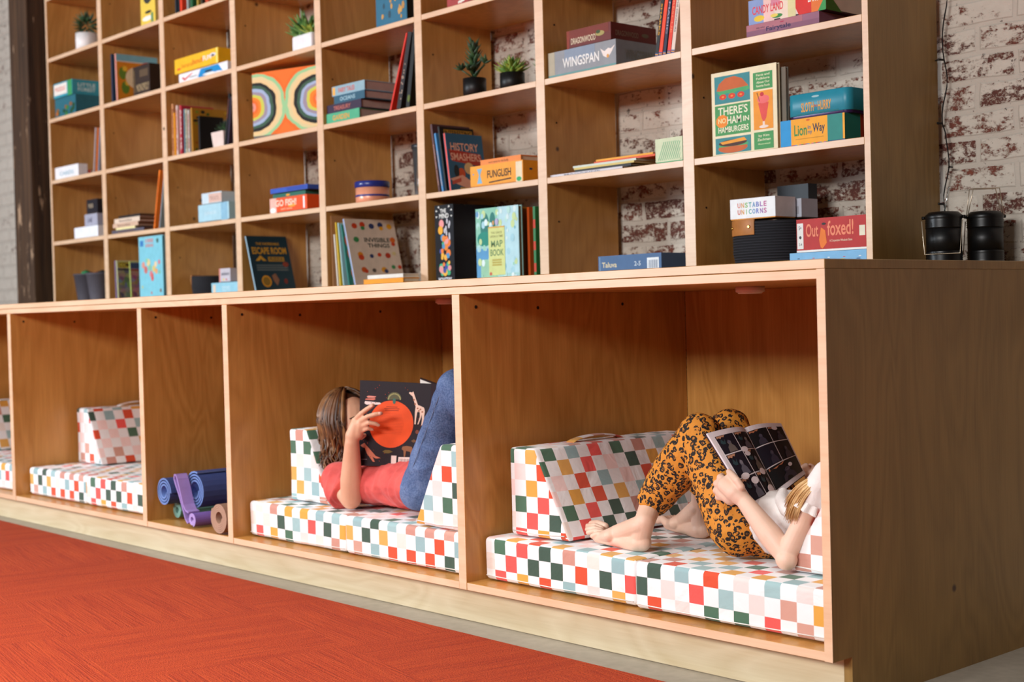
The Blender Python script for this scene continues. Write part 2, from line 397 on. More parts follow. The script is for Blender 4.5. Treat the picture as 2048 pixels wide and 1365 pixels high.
def seat(x0, x1, y0, y1, label, k, grp):
    t = thing('seat_cushion', label, 'cushion', (x0, y0, FL+.0035), group=grp)
    w_ = x1-x0
    me = soft_prism([(.001, 0), (w_-.001, 0), (w_-.001, SH), (.001, SH)], 0, y1-y0, .011)
    soft_obj('cover', me, M_CHK[k % 4], t, SH, 0, (.01*k+.37*k, .012+.3*k), k*3.3)
    mb = MB(); mb.tube([(0.008, -.0015, .010), (w_*.5, -.003, .0085), (w_-.008, -.0015, .010)], .0012, 6); mb.build('seam_piping', C('efeae6', .8), t)
    return t
def wedge(x0, y0, y1, label, k, flip=False, H=.206, W=.195, TW=.088, strap=True):
    t = thing('wedge_cushion', label, 'cushion', (x0, y0, SEAT+.004))
    pts = [(0, 0), (W, 0), (TW, H), (0, H)]
    if flip: pts = [(W-a, b) for a, b in pts][::-1]
    me = soft_prism(pts, 0, y1-y0, .009)
    soft_obj('cover', me, M_CHK[k % 4], t, H, 0, (.02+.41*k, .02+.17*k), k*1.9+40, slope=(-1 if flip else 1))
    if strap:
        ym = (y1-y0)*.44; xm = TW*.5 if not flip else W-TW*.5
        mb = MB()
        pp = [(xm, ym-.085+.17*i/14, H+.001+.012*math.sin(math.pi*i/14)**.7) for i in range(15)]
        mb.tube(pp, .014, 10, flat=.18, up=(0, 0, 1)); st = mb.build('carry_handle', M_CHK[(k+1) % 4], t)
        l = st.data.uv_layers.new(name='UVMap')
        for p in st.data.polygons:
            for li in p.loop_indices: c = st.data.vertices[st.data.loops[li].vertex_index].co; l.data[li].uv = (c.y, c.x+.01)
    mb = MB(); mb.tube([(W-.012 if not flip else .012, -.001, .012), (W*.5, -.004, .009), (.01 if not flip else W-.01, -.002, .011)], .0015, 6); mb.build('zip', C('e8e2de', .6), t)
    return t
g = 'checkered seat cushions in the nooks'
seat(-1.018, -.5295, .05, .765, 'checkered seat cushion under the bare feet of the child in leopard print trousers', 0, g)
seat(-.5265, -.026, .04, .765, 'checkered seat cushion nearest the right end panel, under the reader with the comic', 1, g)
seat(-2.068, -1.583, .05, .765, 'checkered seat cushion under the head and elbow of the child in coral shirt', 2, g)
seat(-1.580, -1.060, .045, .765, 'checkered seat cushion below the jeans of the child in coral shirt', 3, g)
seat(-3.618, -3.145, .05, .765, 'left checkered seat cushion of the empty nook beside the yoga mats', 3, g)
seat(-3.142, -2.636, .05, .765, 'right checkered seat cushion of the empty nook, next to the yoga mat nook', 0, g)
seat(-4.640, -4.150, .05, .765, 'left checkered seat cushion in the leftmost nook', 1, g)
seat(-4.147, -3.662, .05, .765, 'checkered seat cushion cut by the left edge of the photo', 2, g)
wedge(-.978, .10, .655, 'checkered wedge cushion with carry handle behind the bare feet in the rightmost nook', 0)
wedge(-.207, .135, .655, 'checkered wedge cushion at the right end panel behind the blonde reader', 1, flip=True, W=.186, TW=.070, H=.178, strap=False)
wedge(-1.962, .125, .68, 'checkered wedge cushion behind the head of the child in coral shirt', 2)
wedge(-1.285, .048, .62, 'checkered wedge cushion in front of the jeans, half hidden by the divider', 3, flip=True, H=.206, W=.20, strap=False)
wedge(-3.590, .23, .765, 'checkered wedge cushion on the seat of the empty nook left of the yoga mats', 1)
wedge(-4.60, .23, .765, 'checkered wedge cushion in the leftmost nook at the photo edge', 2)
# ---------------------------------------------------------------- printed things: boxes and books
_txt = {}
def text_polys(s):
    if s in _txt: return _txt[s]
    cu = bpy.data.curves.new('t', 'FONT'); cu.body = s; cu.size = 1; cu.offset = .018; cu.resolution_u = 3
    o = bpy.data.objects.new('t', cu); COL.objects.link(o)
    dg = bpy.context.evaluated_depsgraph_get(); me = bpy.data.meshes.new_from_object(o.evaluated_get(dg))
    vs_ = [(v.co.x, v.co.y) for v in me.vertices]; ps = [[vs_[i] for i in p.vertices] for p in me.polygons]
    bpy.data.objects.remove(o); bpy.data.curves.remove(cu); bpy.data.meshes.remove(me)
    xs = [a for a, b in vs_]; ys = [b for a, b in vs_]; x0, x1, y0, y1 = min(xs), max(xs), min(ys), max(ys)
    ps = [[((a-x0)/(x1-x0), (b-y0)/(y1-y0)) for a, b in p] for p in ps]
    _txt[s] = ps; return ps
def circ(cx, cy, r, asp=1.0, n=20, a0=0, a1=360): return [(cx+r*math.cos(math.radians(a0+(a1-a0)*i/n)), cy+r*asp*math.sin(math.radians(a0+(a1-a0)*i/n))) for i in range(n)]
def rect(a, b, c, d): return [(a, b), (c, b), (c, d), (a, d)]
class PB(MB):
    def __init__(s): super().__init__(); s.mats = []; s.keys = {}; s.lay = 0
    def c(s, col, rough=.55):
        if not isinstance(col, str): 
            if id(col) not in s.keys: s.keys[id(col)] = len(s.mats); s.mats.append(col)
            return s.keys[id(col)]
        k = (col, rough)
        if k not in s.keys: s.keys[k] = len(s.mats); s.mats.append(C(col, rough))
        return s.keys[k]
    def face(s, f, dims, org=(0, 0, 0)): s.fc = f; s.dm = dims; s.og = org
    def P(s, u, v, e):
        w_, d, h = s.dm; o = s.og
        q = {'F': (u*w_, -e, v*h), 'R': (w_+e, u*d, v*h), 'T': (u*w_, v*d, h+e), 'L': (-e, (1-u)*d, v*h)}[s.fc]
        return (q[0]+o[0], q[1]+o[1], q[2]+o[2])
    def art(s, col, pts):
        s.lay += 1; e = .0003+.000015*s.lay; s.poly([s.P(u, v, e) for u, v in pts], s.c(col))
    def txt(s, t, col, x0, y0, x1, y1, rot=0):
        s.lay += 1; e = .0004+.000015*s.lay; mi = s.c(col)
        for p in text_polys(t):
            if rot == 90: q = [(x0+(1-b)*(x1-x0), y0+a*(y1-y0)) for a, b in p]
            elif rot == -90: q = [(x0+b*(x1-x0), y0+(1-a)*(y1-y0)) for a, b in p]
            else: q = [(x0+a*(x1-x0), y0+b*(y1-y0)) for a, b in p]
            s.poly([s.P(u, v, e) for u, v in q], mi)
    def done(s, name, parent=None, bevel=0): return s.build(name, s.mats, parent, bevel=bevel, seg=1)
def clampx(x, w_, z, tilt=0, H=0):
    if z < .83: return x
    xl_, xr_ = x+min(0, H*math.sin(tilt)), x+w_*math.cos(tilt)+max(0, H*math.sin(tilt))
    mid = x+w_/2
    c = min(CELL[1:], key=lambda q: abs((q[0]+q[1])/2-mid))
    if xl_ < c[0]+.0015: x += c[0]+.0015-xl_
    elif xr_ > c[1]-.0015: x -= xr_-c[1]+.0015
    return x
def gamebox(label, x, y, z, w_, d, h, col, art=None, rz=0, name='game_box', cat='box', base=None, tilt=(0, 0), group=None, rough=.5, lidf=1.0):
    x = clampx(x, w_, z)
    t = thing(name, label, cat, (x, y, z+.0006), Euler((tilt[0], tilt[1], rz)), group)
    b = PB(); b.box(.0012, w_-.0012, .0012, d-.0012, 0, h*.5, b.c(base or '4a3a30', rough)); b.done('base', t)
    l = PB(); l.box(0, w_, 0, d, h*.05 if lidf == 1.0 else h*(1-lidf), h, l.c(col, rough)); l.face('F', (w_, d, h))
    if art: art(l)
    l.done('lid', t); return t
M_PAGE = C('d8cbb8', .8)
def book(label, x, y, z, H, D, t_, col, mode='face', art=None, rz=0, tilt=(0, 0), page=None, name='book', group=None, side=None, rough=.5, spine=None):
    """mode face: cover to the room, spine at the left; stand: spine to the room; lay: flat with spine to the room"""
    if z > .83 and mode != 'lay':
        top = min([q-T for q in S[1:] if q-T > z+.01]); H = min(H, top-z-.003)
    x = clampx(x, {'face': D, 'stand': t_, 'lay': H}[mode], z, tilt[1], H)
    t = thing(name, label, 'book', (x, y, z+.0006), Euler((tilt[0], tilt[1], rz)), group)
    mp = {'face': lambda a, b, c: (b, a, c), 'stand': lambda a, b, c: (a, b, c), 'lay': lambda a, b, c: (c, b, a)}[mode]
    dims = {'face': (D, t_, H), 'stand': (t_, D, H), 'lay': (H, D, t_)}[mode]
    cb_ = min(.0025, t_*.2)
    def bx(B, a0, a1, b0, b1, c0, c1, mi):
        p, q = mp(a0, b0, c0), mp(a1, b1, c1); B.box(p[0], q[0], p[1], q[1], p[2], q[2], mi)
    P_ = PB(); i = P_.c(col, rough); si = P_.c(spine or col, rough)
    bx(P_, 0, cb_, 0, D, 0, H, i); bx(P_, t_-cb_, t_, 0, D, 0, H, i); bx(P_, cb_, t_-cb_, 0, cb_, 0, H, si)
    P_.face('F', dims)
    if art: art(P_)
    P_.done('cover', t)
    G = MB(); m_ = min(.003, D*.03); bx(G, cb_, t_-cb_, cb_, D-m_, m_, H-m_, 0); G.build('pages', page or M_PAGE, t)
    return t
def stripes(b, rows, x0=.1, x1=.9, y0=.2, y1=.8, col='888888'):
    for i in range(rows):
        v = y0+(y1-y0)*(i+.5)/rows; b.art(col, rect(x0, v-.012, x1, v+.012))
EPS = .0008
def pos(s, pl, pr, pt, y, side='l'):
    """left x, width, height for something on shelf s whose front stands at depth y"""
    z = S[s]; xl = gx(pl, y, z+.03); xr = gx(pr, y, z+.03); h = gz(pt, xl if side == 'l' else xr, y)-z
    return xl, xr-xl, h
def gb(label, s, pl, pr, pt, y, d, col, art=None, side='l', dz=0, **k):
    xl, w_, h = pos(s, pl, pr, pt, y, side); return gamebox(label, xl, y, S[s]+dz, w_, d, h-dz, col, art, **k)
def lean(label, s, pb, ptop, pyt, y, t_, D, col, art=None, **k):
    """standing book seen at its spine; pb and ptop are the pixels of its left edge at foot and head"""
    z = S[s]; xb = gx(pb, y, z+.01); zt_ = gz(pyt, xb, y); xt = gx(ptop, y, zt_)
    ang = math.atan2(xt-xb, zt_-z); H = math.hypot(xt-xb, zt_-z)
    lift = t_*math.sin(-ang) if ang < 0 else 0
    lift = t_*math.sin(ang) if ang > 0 else 0
    return book(label, xb, y, z+lift, H-lift, D, t_, col, 'stand', art, tilt=(0, ang), **k)
def rbook(label, s, pb, ptop, pyt, pr_, y, t_, col, art, spine=None, x=None, page=None, D=None):
    """book with its spine to the room leaning left, its right-hand cover showing"""
    z = S[s]; xb = gx(pb, y, z+.01) if x is None else x; zt_ = gz(pyt, xb, y); xt = gx(ptop, y, zt_)
    xb2 = clampx(xb, t_, z, math.atan2(xt-xb, zt_-z), math.hypot(xt-xb, zt_-z)); ang = math.atan2(xt-xb, zt_-z)
    D = D or gy(pr_, xb2+t_, z+.01)-y; D = min(D, .26)
    def f(b): b.face('R', b.dm); art(b)
    return book(label, xb2, y, z, math.hypot(xt-xb, zt_-z), D, t_, col, 'stand', f, tilt=(0, ang), spine=spine, page=page)
def vt(txt, col, x0=.2, x1=.8, y0=.1, y1=.9): return lambda b: b.txt(txt, col, x0, y0, x1, y1, -90)
# ---- plants
def leafmat(a, b):
    m = newmat('succulent_leaf', .45); t = NT(m); v = t.coord('Object'); t.base(t.ramp(t.noise(v, 45, 2), [(.35, a), (.65, b)])); return m
M_LEAF = leafmat('3c6b35', '6f9a48'); M_LEAFD = leafmat('223a26', '3f6038'); M_LEAFR = leafmat('4f8a36', 'a6b049')
def leaf(b, base, d, L, r, n=6):
    base = Vector(base); d = Vector(d).normalized(); pts = [base+d*(L*k/5)+Vector((0, 0, .12*L*(k/5)**2)) for k in range(6)]
    b.tube(pts, [r*.5, r, r*1.05, r*.8, r*.45, r*.05], n, flat=.45)
def pot_round(t, r, h, col):
    b = MB(); b.lathe([(r*.86, 0), (r, h*.06), (r, h), (r*.86, h), (r*.84, h*.82), (0.001, h*.8)], 36); b.build('pot', C(col, .45), t)
    b = MB(); b.lathe([(.001, h*.79), (r*.83, h*.82), (.001, h*.85)], 20, cap=False); b.build('soil', C('3a2a1e', .95), t)
def rosette(t, c, rr, L, rows, mat, name='leaves', up=.5, r=.0045):
    b = MB()
    for k in range(rows):
        n = 9-k if k < 5 else 4
        for i in range(n):
            a = i*2*math.pi/n+k*.7; el = up*.4+k*(1.35-up*.4)/rows
            leaf(b, (c[0], c[1], c[2]+k*.0015), (math.cos(a)*math.cos(el), math.sin(a)*math.cos(el), math.sin(el)), L*(1-.25*k/rows)*random.uniform(.85, 1.1), r)
    return b.build(name, mat, t)
# ============ top row cells (shelf S[4]) ============
y = .80
x = gx(170, .82, S[4]+.03); w_ = 40*7.15/F; h = gz(67, x, .80)-S[4]; t = thing('potted_cactus', 'small round green cactus in white pot on the upper left shelf', 'plant', (x, .82+w_*.1, S[4]+.0006))
pot_round(t, w_/2, h, 'efeae6')
b = MB()
for i in range(46):
    a = i*2.4; ph = math.acos(1-1.75*(i+.5)/46); R0 = w_*.56
    n = Vector((math.cos(a)*math.sin(ph), math.sin(a)*math.sin(ph), math.cos(ph)))
    leaf(b, Vector((0, 0, h+R0*.7))+n*R0*.42, n, R0*.78, .0075)
b.build('stems', M_LEAFD, t)
def a_pen(b):
    b.art('3a3a34', circ(.5, .52, .28, .42)); b.art('d9d6cc', circ(.5, .58, .2, .34)); b.art('2a2a28', circ(.52, .25, .22, .12)); b.art('f3efe2', circ(.45, .14, .34, .13)); b.art('5c8a5a', rect(.7, .05, .85, .22))
x, w_, h = pos(4, 282, 311, 0, .80); book('yellow picture book showing a grey bird, standing at the top left', x, .80, S[4], .235, w_, .012, 'e9c84e', 'face', a_pen, rz=0)
x, w_, h = pos(4, 311, 318, 0, .80); book('dark book standing right behind the yellow bird book', x+.006, .83, S[4], .22, .16, .018, '2b2430', 'stand')
g = 'upright books on the top shelf, cut by the top edge'
for pb, tw, c, l in ((351, .012, '2e3a44', 'dark slate spine of the leftmost book'), (357, .013, '20242c', 'near black spine beside the orange red book'), (360.5, .028, 'e0401c', 'bright orange red book'), (374, .02, '9aa4a0', 'grey spine'), (381, .032, '1f5a34', 'green book'), (394, .018, 'b09038', 'mustard book'), (402, .022, '3a3426', 'dark olive book'), (411, .04, 'c24420', 'wide brick red book')):
    x = gx(pb, .79, S[4]); book(l+' in the top shelf row left of centre', x, .79, S[4], .23+random.uniform(-.02, .02), .17, tw*.6, c, 'stand', group=g)
# ============ S[3] ============
def a_lt(b):
    b.art('e9e2d8', rect(.02, .3, .32, .95)); b.txt('CATAN', 'd8604a', .06, .5, .28, .7); b.art('3f9a5a', rect(.33, 0, .45, 1))
    b.face('R', b.dm); b.art('e9e2d8', rect(.5, .25, .8, .6)); b.txt('JUNIOR', 'dfeee8', .12, .4, .42, .7)
def a_for(b):
    for i in range(14):
        b.art(random.choice(['2f7a3c', '8a5a30', '3b6a8a', 'b0642c', '1f4a2c']), circ(random.uniform(.05, .95), random.uniform(.1, .8), .07, 1.6, 8))
gb('dark green forest game box under the light blue box in the left column', 3, 109, 150, 201, .80, .23, '2c6b7a', a_for, base='6a8a3a')
z0 = pos(3, 109, 150, 201, .80)[2]
def a_lt2(b):
    b.art('ece4da', rect(.03, .2, .72, .92)); b.txt('PUZZLE', 'd8604a', .1, .45, .62, .7); b.art('3f9a5a', rect(.76, 0, .98, 1))
    b.face('R', b.dm); b.txt('LITTLE', 'd8ece8', .12, .55, .5, .78); b.txt('FOREST', 'd8ece8', .12, .25, .5, .48); b.art('ece4da', rect(.72, .3, .95, .65))
gb('light blue and white game box stacked on the forest box', 3, 105, 142, 171, .795, .23, '3d9db0', a_lt2, dz=z0+.001, base='2c6b7a')
x = gx(224, .785, S[3]); book('navy book standing at the left end beside the orange picture book', x, .785, S[3], gz(109, x, .785)-S[3], .15, .012, '20304a', 'stand')
def a_or(b):
    b.art('7fb7c4', rect(0, .86, 1, 1)); b.art('e08a1e', rect(.0, 0, 1, .84)); b.art('c0401c', circ(.8, .8, .2, .4)); 
    for q in ((.15, .6), (.2, .3), (.75, .3), (.5, .12)): b.art('6a8a2c', circ(q[0], q[1], .1, 1.4, 8)); b.art('f2c23a', circ(q[0]+.05, q[1]+.1, .06, 1, 8))
    b.art('f2dcb0', circ(.55, .52, .34, .72)); b.txt('the story', '6a4a2a', .38, .5, .72, .56); b.txt('of a river', '6a4a2a', .38, .4, .72, .46)
rbook('orange picture book with a pale round title panel standing in the left cubby', 3, 233, 229, 108, 293, .785, .012, 'e8e0d0', a_or, spine='d83a2a', D=.20)
def a_dk(b):
    b.art('3c2a1e', rect(.0, .5, 1, .53)); b.art('6a5230', rect(.04, .1, .1, .9)); b.art('5a4630', rect(.4, .6, .9, .85)); b.txt('MONOPOLY', 'a8906a', .2, .12, .95, .38)
gb('dark brown board game box in front of the orange picture book', 3, 267, 300, 136, .785, .26, '33241c', a_dk)
def a_wh(b):
    b.art('d03a34', [(.06, .55), (.12, .2), (.3, .8), (.27, .8), (.12, .42), (.1, .62)]); b.txt('slam', '7a8a8a', .22, .35, .38, .55)
    b.art('1288c8', [(.4, .25), (.45, .05), (.52, .02), (.55, .15), (.8, .3), (.9, .2), (.82, .95), (.46, .95)]); b.art('26323a', circ(.62, .55, .08, 1.5)); b.art('e8e6dc', circ(.62, .28, .12, .9))
x, w_, h0 = pos(3, 358, 455, 151, .79)
h0 = .055
gb('white game box with blue patch below the yellow box', 3, 358, 455, 150, .79, .19, 'eceaec', a_wh, base='c8c8cc')
def a_ye(b):
    b.art('e8622a', circ(.1, .3, .05, 1.6)); b.txt('banana', 'e08a10', .16, .3, .42, .62); b.txt('bunch', 'e06a10', .42, .35, .66, .7); b.txt('FUN', 'f0e6e0', .66, .38, .84, .7)
    b.art('d0d4dc', circ(.88, .62, .07, 1.8)); b.art('4a2430', circ(.88, .58, .035, 1.8)); b.art('f4e27a', rect(.955, 0, .985, 1))
z0 = pos(3, 358, 455, 150, .79)[2]
gb('yellow game box stacked askew on the white and blue box', 3, 350, 437, 121, .785, .22, 'efb81c', a_ye, dz=z0+.0015, base='c99a18')
# succulent trough, c4
y = .80; x, w_, h = pos(3, 583, 640, 80, y); h = .062
t = thing('potted_succulents', 'white rectangular pot of green succulents beside the upright', 'plant', (x, y, S[3]+.0006))
me = soft_prism([(0, 0), (.13, 0), (.13, h), (0, h)], 0, .075, .010); me.materials.append(C('ecebec', .4)); me.name = 'pot'
o = bpy.data.objects.new('pot', me); COL.objects.link(o); o.parent = t
for cx, cy, l, r_, u in ((.028, .03, .060, .011, .5), (.062, .035, .095, .0125, 1.0), (.100, .03, .060, .010, .6)):
    rosette(t, (cx, cy, h-.004), 0, l, 6, M_LEAF if cx < .09 else M_LEAFR, 'succulent', u, r_)
# c5: teal book with gold blots + black box
def a_te(b):
    for i in range(40): b.art(random.choice(['c8963a', 'b88a48', '5a7a70', 'c89a50', '2b4a5a', 'd05a5a']), circ(random.uniform(.1, .92), random.uniform(.03, .95), random.uniform(.02, .05), 1.2, 6))
x = gx(753, .79, S[3]); w_ = gx(814, .79, S[3])-x; book('thick teal book with scattered gold pattern, face out at the top edge', x, .79, S[3], .24, w_, .035, '2a6a86', 'face', a_te, page=C('1c1a1a'))
def a_rw(b):
    for i in range(14): b.art(random.choice(['c83a34', 'e8dcd0', '8a2a2a', 'f0e8e0']), circ(random.uniform(.05, .95), random.uniform(.05, .8), .05, 1.2, 7))
gb('dark game box with red and white lettering cut by the top edge', 3, 894, 985, -40, .80, .2, 'a83a36', a_rw)
# ============ S[2] ============
gb('white glossy box catching the light on the left column shelf', 2, 107, 153, 338, .79, .045, 'f4f4f6', lambda b: (b.txt('CARDS', '8ab0c0', .2, .3, .8, .6)), rough=.2, base='2a7a8a')
x = gx(160, .84, S[2]); book('flat red book lying behind the white glossy box', x-.02, .84, S[2], .13, .16, .03, '9a2c1e', 'lay')
for pb, pt, c, tw, l in ((186, 190, 'a08a86', .014, 'dusty grey book leaning in the left column'), (191.5, 195, 'd8702a', .010, 'slim orange book leaning beside the grey ones'), (195.5, 199, '8a8c98', .010, 'blue grey book leaning against the upright')):
    lean(l, 2, pb, pt, 257, .79, tw, .16, c)
lst = [(345, 343, 209, .012, 'c88a5a', '8a3a20', 'tan book at the left end of the row with a leafy yellow book'), (349.5, 347, 226, .008, 'f0a020', None, 'thin amber book second in the row'), (354, 352, 212, .009, 'e6cfc4', 'c04030', 'pale pink spine in the row of upright books'), (361, 359, 212, .014, 'b8283a', 'e8d8d0', 'crimson spine in the row of upright books'), (369, 367, 219, .006, '5a8a98', None, 'thin teal blue spine beside the crimson one'), (372, 370, 219, .010, 'c8bfa6', '6a6a5a', 'pale khaki spine in the middle of the row'), (377, 375, 221, .010, 'c9c4bc', 'c04a3a', 'grey white spine before the leafy yellow book')]
for pb, pt, py_, tw, c, tc_, l in lst:
    lean(l, 2, pb, pt, py_, .785, tw, .15, c, vt('READ ME', tc_) if tc_ else None)
def a_lf(b):
    for i in range(26): b.art(random.choice(['2c2a18', '8a8a2a', 'a85a14', 'c89a2a', '4a5a20']), circ(random.uniform(.06, .94), random.uniform(.05, .95), random.uniform(.03, .06), .7, 7))
rbook('mustard book with dark leaf pattern at the right end of the upright row', 2, 384, 381, 216, 432, .785, .010, 'b07a1c', a_lf, page=C('222018'), D=.17)
x = gx(398, .80, S[2]); gamebox('small black box standing beside the leafy mustard book', x, .80, S[2], .012, .11, .145, '100e0e', None, name='box')
x, w_, h = pos(2, 422, 446, 262, .785, 'r'); t = thing('potted_plant', 'small leafy plant in pale square pot beside a dark leaning book', 'plant', (x, .785, S[2]+.0006))
b = MB(); ww = w_; b.v = [(.006, .006, 0), (ww-.006, .006, 0), (ww-.006, ww-.006, 0), (.006, ww-.006, 0), (0, 0, .062), (ww, 0, .062), (ww, ww, .062), (0, ww, .062)]
b.f = [(0, 3, 2, 1), (4, 5, 6, 7), (0, 1, 5, 4), (1, 2, 6, 5), (2, 3, 7, 6), (3, 0, 4, 7)]; b.m = [0]*6; b.uv = [None]*6; b.sm = [False]*6
b.build('pot', C('e4cfc4', .5), t, bevel=.002)
rosette(t, (ww/2, ww/2, .06), 0, .055, 5, M_LEAFD, 'leaves', .6, .005)
lean('black book leaning on the upright beside the pale square pot', 2, 448, 457, 190, .79, .014, .15, '14100f', vt('STORY', '8a3a2a', .3, .7, .5, .9))
lean('dark plum book leaning right at the upright beside the black book', 2, 454, 461, 196, .79, .010, .15, '33283a')
# psychedelic box
m = newmat('wavy_band_print', .8); t = NT(m); tc = t.n.new('ShaderNodeTexCoord'); sp = t.n.new('ShaderNodeSeparateXYZ'); t.lk(tc.outputs['Generated'], sp.inputs[0])
u, v = sp.outputs[0], sp.outputs[2]
def dist(cx, cy, ax, ay):
    a = t.math('MULTIPLY', t.math('SUBTRACT', u, cx), ax); b_ = t.math('MULTIPLY', t.math('SUBTRACT', v, cy), ay)
    a = t.math('POWER', t.math('ABSOLUTE', a), 2.3); b_ = t.math('POWER', t.math('ABSOLUTE', b_), 2.3)
    return t.math('POWER', t.math('ADD', a, b_), 1/2.3)
d = t.math('MINIMUM', dist(-.02, .46, 1.55, 1.55), dist(1.04, .48, 1.5, 1.6))
d = t.math('ADD', d, t.math('MULTIPLY', t.noise(tc.outputs['Generated'], 5, 2), .10))
seq = ['2a1410', 'e0907c', 'ee6a1c', 'f0801e', 'c8c850', '9a8a98', 'a0b0cc', '3a5a44', '16140f', 'e8c48c', 'dcc894', '98c890', 'e86a1c', 'ee7020']
t.base(t.ramp(t.math('MULTIPLY', d, 1.0), [(i/14*.98+.02 if i else 0, c) for i, c in enumerate(seq)], True))
xl = gx(507, .79, S[2]+.03); rz_ = .30; k_ = _solve(lambda q: pj((xl+q*math.cos(rz_), .79+q*math.sin(rz_), S[2]+.1))[0], 636, .02, .6)
t0 = gamebox('colourful box printed with wavy psychedelic bands of orange, green and black', xl, .79, S[2], k_, .05, gz(148, xl, .79)-S[2], '8a5a30', None, rz=rz_)
for c in t0.children:
    if c.name.startswith('lid'): c.data.materials.clear(); c.data.materials.append(m)
# c5 stack of four story books
def sp_(txt, c, bx=None, bc_=None):
    def f(b):
        if bx: b.art(bc_, bx)
        b.txt(txt, c, .2, .25, .7, .75)
    return f
x = gx(654, .785, S[2]); th = .0305
seg4 = [(652, 718, 'd8', .036, '4fae84', 'GARDEN', 'e8a030', 'green spined thick book at the bottom of the stack'), (654, 722, '', .030, '33203c', 'TREASURY', 'c06a5a', 'dark purple spined book second from the bottom of the stack'), (668, 729, '', .028, '2c5a70', 'OCEANS', '9cc0cc', 'teal spined book third in the stack'), (664, 729, '', .034, '8fb0bc', 'FAIRY TALES', 'd05a4a', 'pale blue spined thick book topping the stack')]
zz = S[2]
for k, (pl_, pr_, _, th, c, tx, tc_, l) in enumerate(seg4):
    yb = .785+.003*k; xl = gx(pl_, yb, zz+.02); L = gx(pr_, yb, zz+.02)-xl
    book(l, xl, yb, zz, L, .21, th, c, 'lay', sp_(tx, tc_, rect(.02, .1, .1, .9) if k == 3 else None, 'f0b050'), page=C('a8968a', .8)); zz += th+.0008
# leaning red + blacks
xx = CELL[5][1]-.0025
for tw, H_, ang, c, l, f in ((.018, .262, .20, '15120f', 'thick black book leaning against the upright', lambda b: b.art('5a6a20', circ(.6, .12, .4, .12))), (.020, .262, .29, '241c1c', 'black patterned book leaning behind the bright red one', lambda b: [b.art('b89a84', circ(random.uniform(.2, .8), random.uniform(.1, .6), .12, .1, 6)) for _ in range(14)] and None), (.007, .275, .39, 'e0301c', 'bright red book leaning steeply to the right beside the book stack', None)):
    if tw == .018: xb = xx-H_*math.sin(ang)-tw*math.cos(ang)
    else: xb = xb-tw/math.cos(ang)-.006-H_*(math.sin(ang)-math.sin(pa))*1.02
    pa = ang; book(l, xb, .785, S[2]+tw*math.sin(ang), H_*.98, .2, tw, c, 'stand', f, tilt=(0, ang))
# black pots
def rnd_(pl, pr, y, z):
    x = gx((pl+pr)/2, y, z); k = (Vector((x, y, z))-CP).dot(_fw); return x, (pr-pl)/2*k/F
def bpot(label, s, pl, pr, ptop, y, kind, rad=None):
    x, r_ = rnd_(pl, pr, y, S[s]+.02); w_ = 2*r_; h = gz(ptop, x, y-r_*.5)-S[s]; t = thing('potted_succulent', label, 'plant', (x, y, S[s]+.0006), group=None)
    pot_round(t, w_/2, h, '151312')
    return t, w_, h
t, w_, h = bpot('tall dark green jade plant in black pot', 2, 926, 973, 157, .81, 0)
b = MB(); rnd = random.Random(3)
b.tube([(0, 0, h*.8), (.002, 0, h+.05), (.0, 0, h+.095)], .003, 6)
for k in range(34):
    a = k*2.39; z_ = h+.008+.1*(k/34); ln = .040*(1-.35*k/34)+.008
    leaf(b, (0, 0, z_), (math.cos(a), math.sin(a), .55+.8*k/34), ln, .0072)
for k, a in enumerate((.3, 2.6, 3.9, 5.2)):
    e = Vector((math.cos(a)*.040, math.sin(a)*.040, h+.045-.008*k)); b.tube([(0, 0, h), tuple(e*.6+Vector((0, 0, h*.4))), tuple(e)], .0022, 5)
    for q in range(7): leaf(b, e, (math.cos(a+q*.9), math.sin(a+q*.9), .2+.2*q), .030, .0062)
b.build('stems', M_LEAFD, t)
t, w_, h = bpot('light green pointed succulent in black pot right of the jade plant', 2, 1000, 1050, 146, .83, 0)
rosette(t, (0, 0, h-.003), 0, .060, 7, M_LEAFR, 'leaves', .6, .0095)
x = CELL[6][1]-.030; t = thing('potted_succulent', 'spiky plant in black pot half hidden behind the upright', 'plant', (x, .835, S[2]+.0006)); pot_round(t, .026, .042, '151312')
rosette(t, (-.004, 0, .04), 0, .042, 6, M_LEAF, 'leaves', 1.35, .004)
# c7: Wingspan + Dragonwood
def a_wing(b):
    b.art('b0a890', rect(0, 0, .1, 1)); b.art('8896a8', rect(.25, .55, .7, 1)); b.art('6a9a98', rect(0, 0, 1, .1)); b.txt('WINGSPAN', 'ecebe6', .22, .3, .76, .68)
    b.art('ece0d8', [(.78, .75), (.82, .45), (.88, .35), (.93, .5), (.99, .8), (.93, .68), (.89, .72), (.84, .62)]); b.art('d89a48', circ(.885, .42, .018, 4))
    b.face('R', b.dm); b.txt('WINGSPAN', '8a8a80', .2, .3, .8, .68)
gb('grey blue WINGSPAN game box with a white bird on its side', 2, 1097, 1232, 108, .785, .185, '8f9296', a_wing, base='6a6a5a')
h0 = pos(2, 1097, 1232, 108, .785)[2]
def a_drag(b):
    b.art('8a3018', rect(0, 0, .06, 1)); b.art('7a2c1a', rect(.06, .5, .95, 1)); b.txt('DRAGONWOOD', 'd8c8a8', .1, .2, .66, .55); b.art('a89a58', circ(.76, .5, .1, 1.4)); b.art('3a4a20', circ(.72, .6, .05, 2))
    b.face('R', b.dm); b.txt('DRAGONWOOD', '8a6a54', .1, .3, .6, .6); b.art('6a5a40', circ(.75, .5, .08, 1.4))
xx = gx(1134, .79, S[2]+h0); w_ = gx(1222, .79, S[2]+h0)-xx; gamebox('dark red DRAGONWOOD game box on top of the grey blue one', xx, .79, S[2]+h0+.001, w_, .19, .052, '6a1c12', a_drag, base='5a2018')
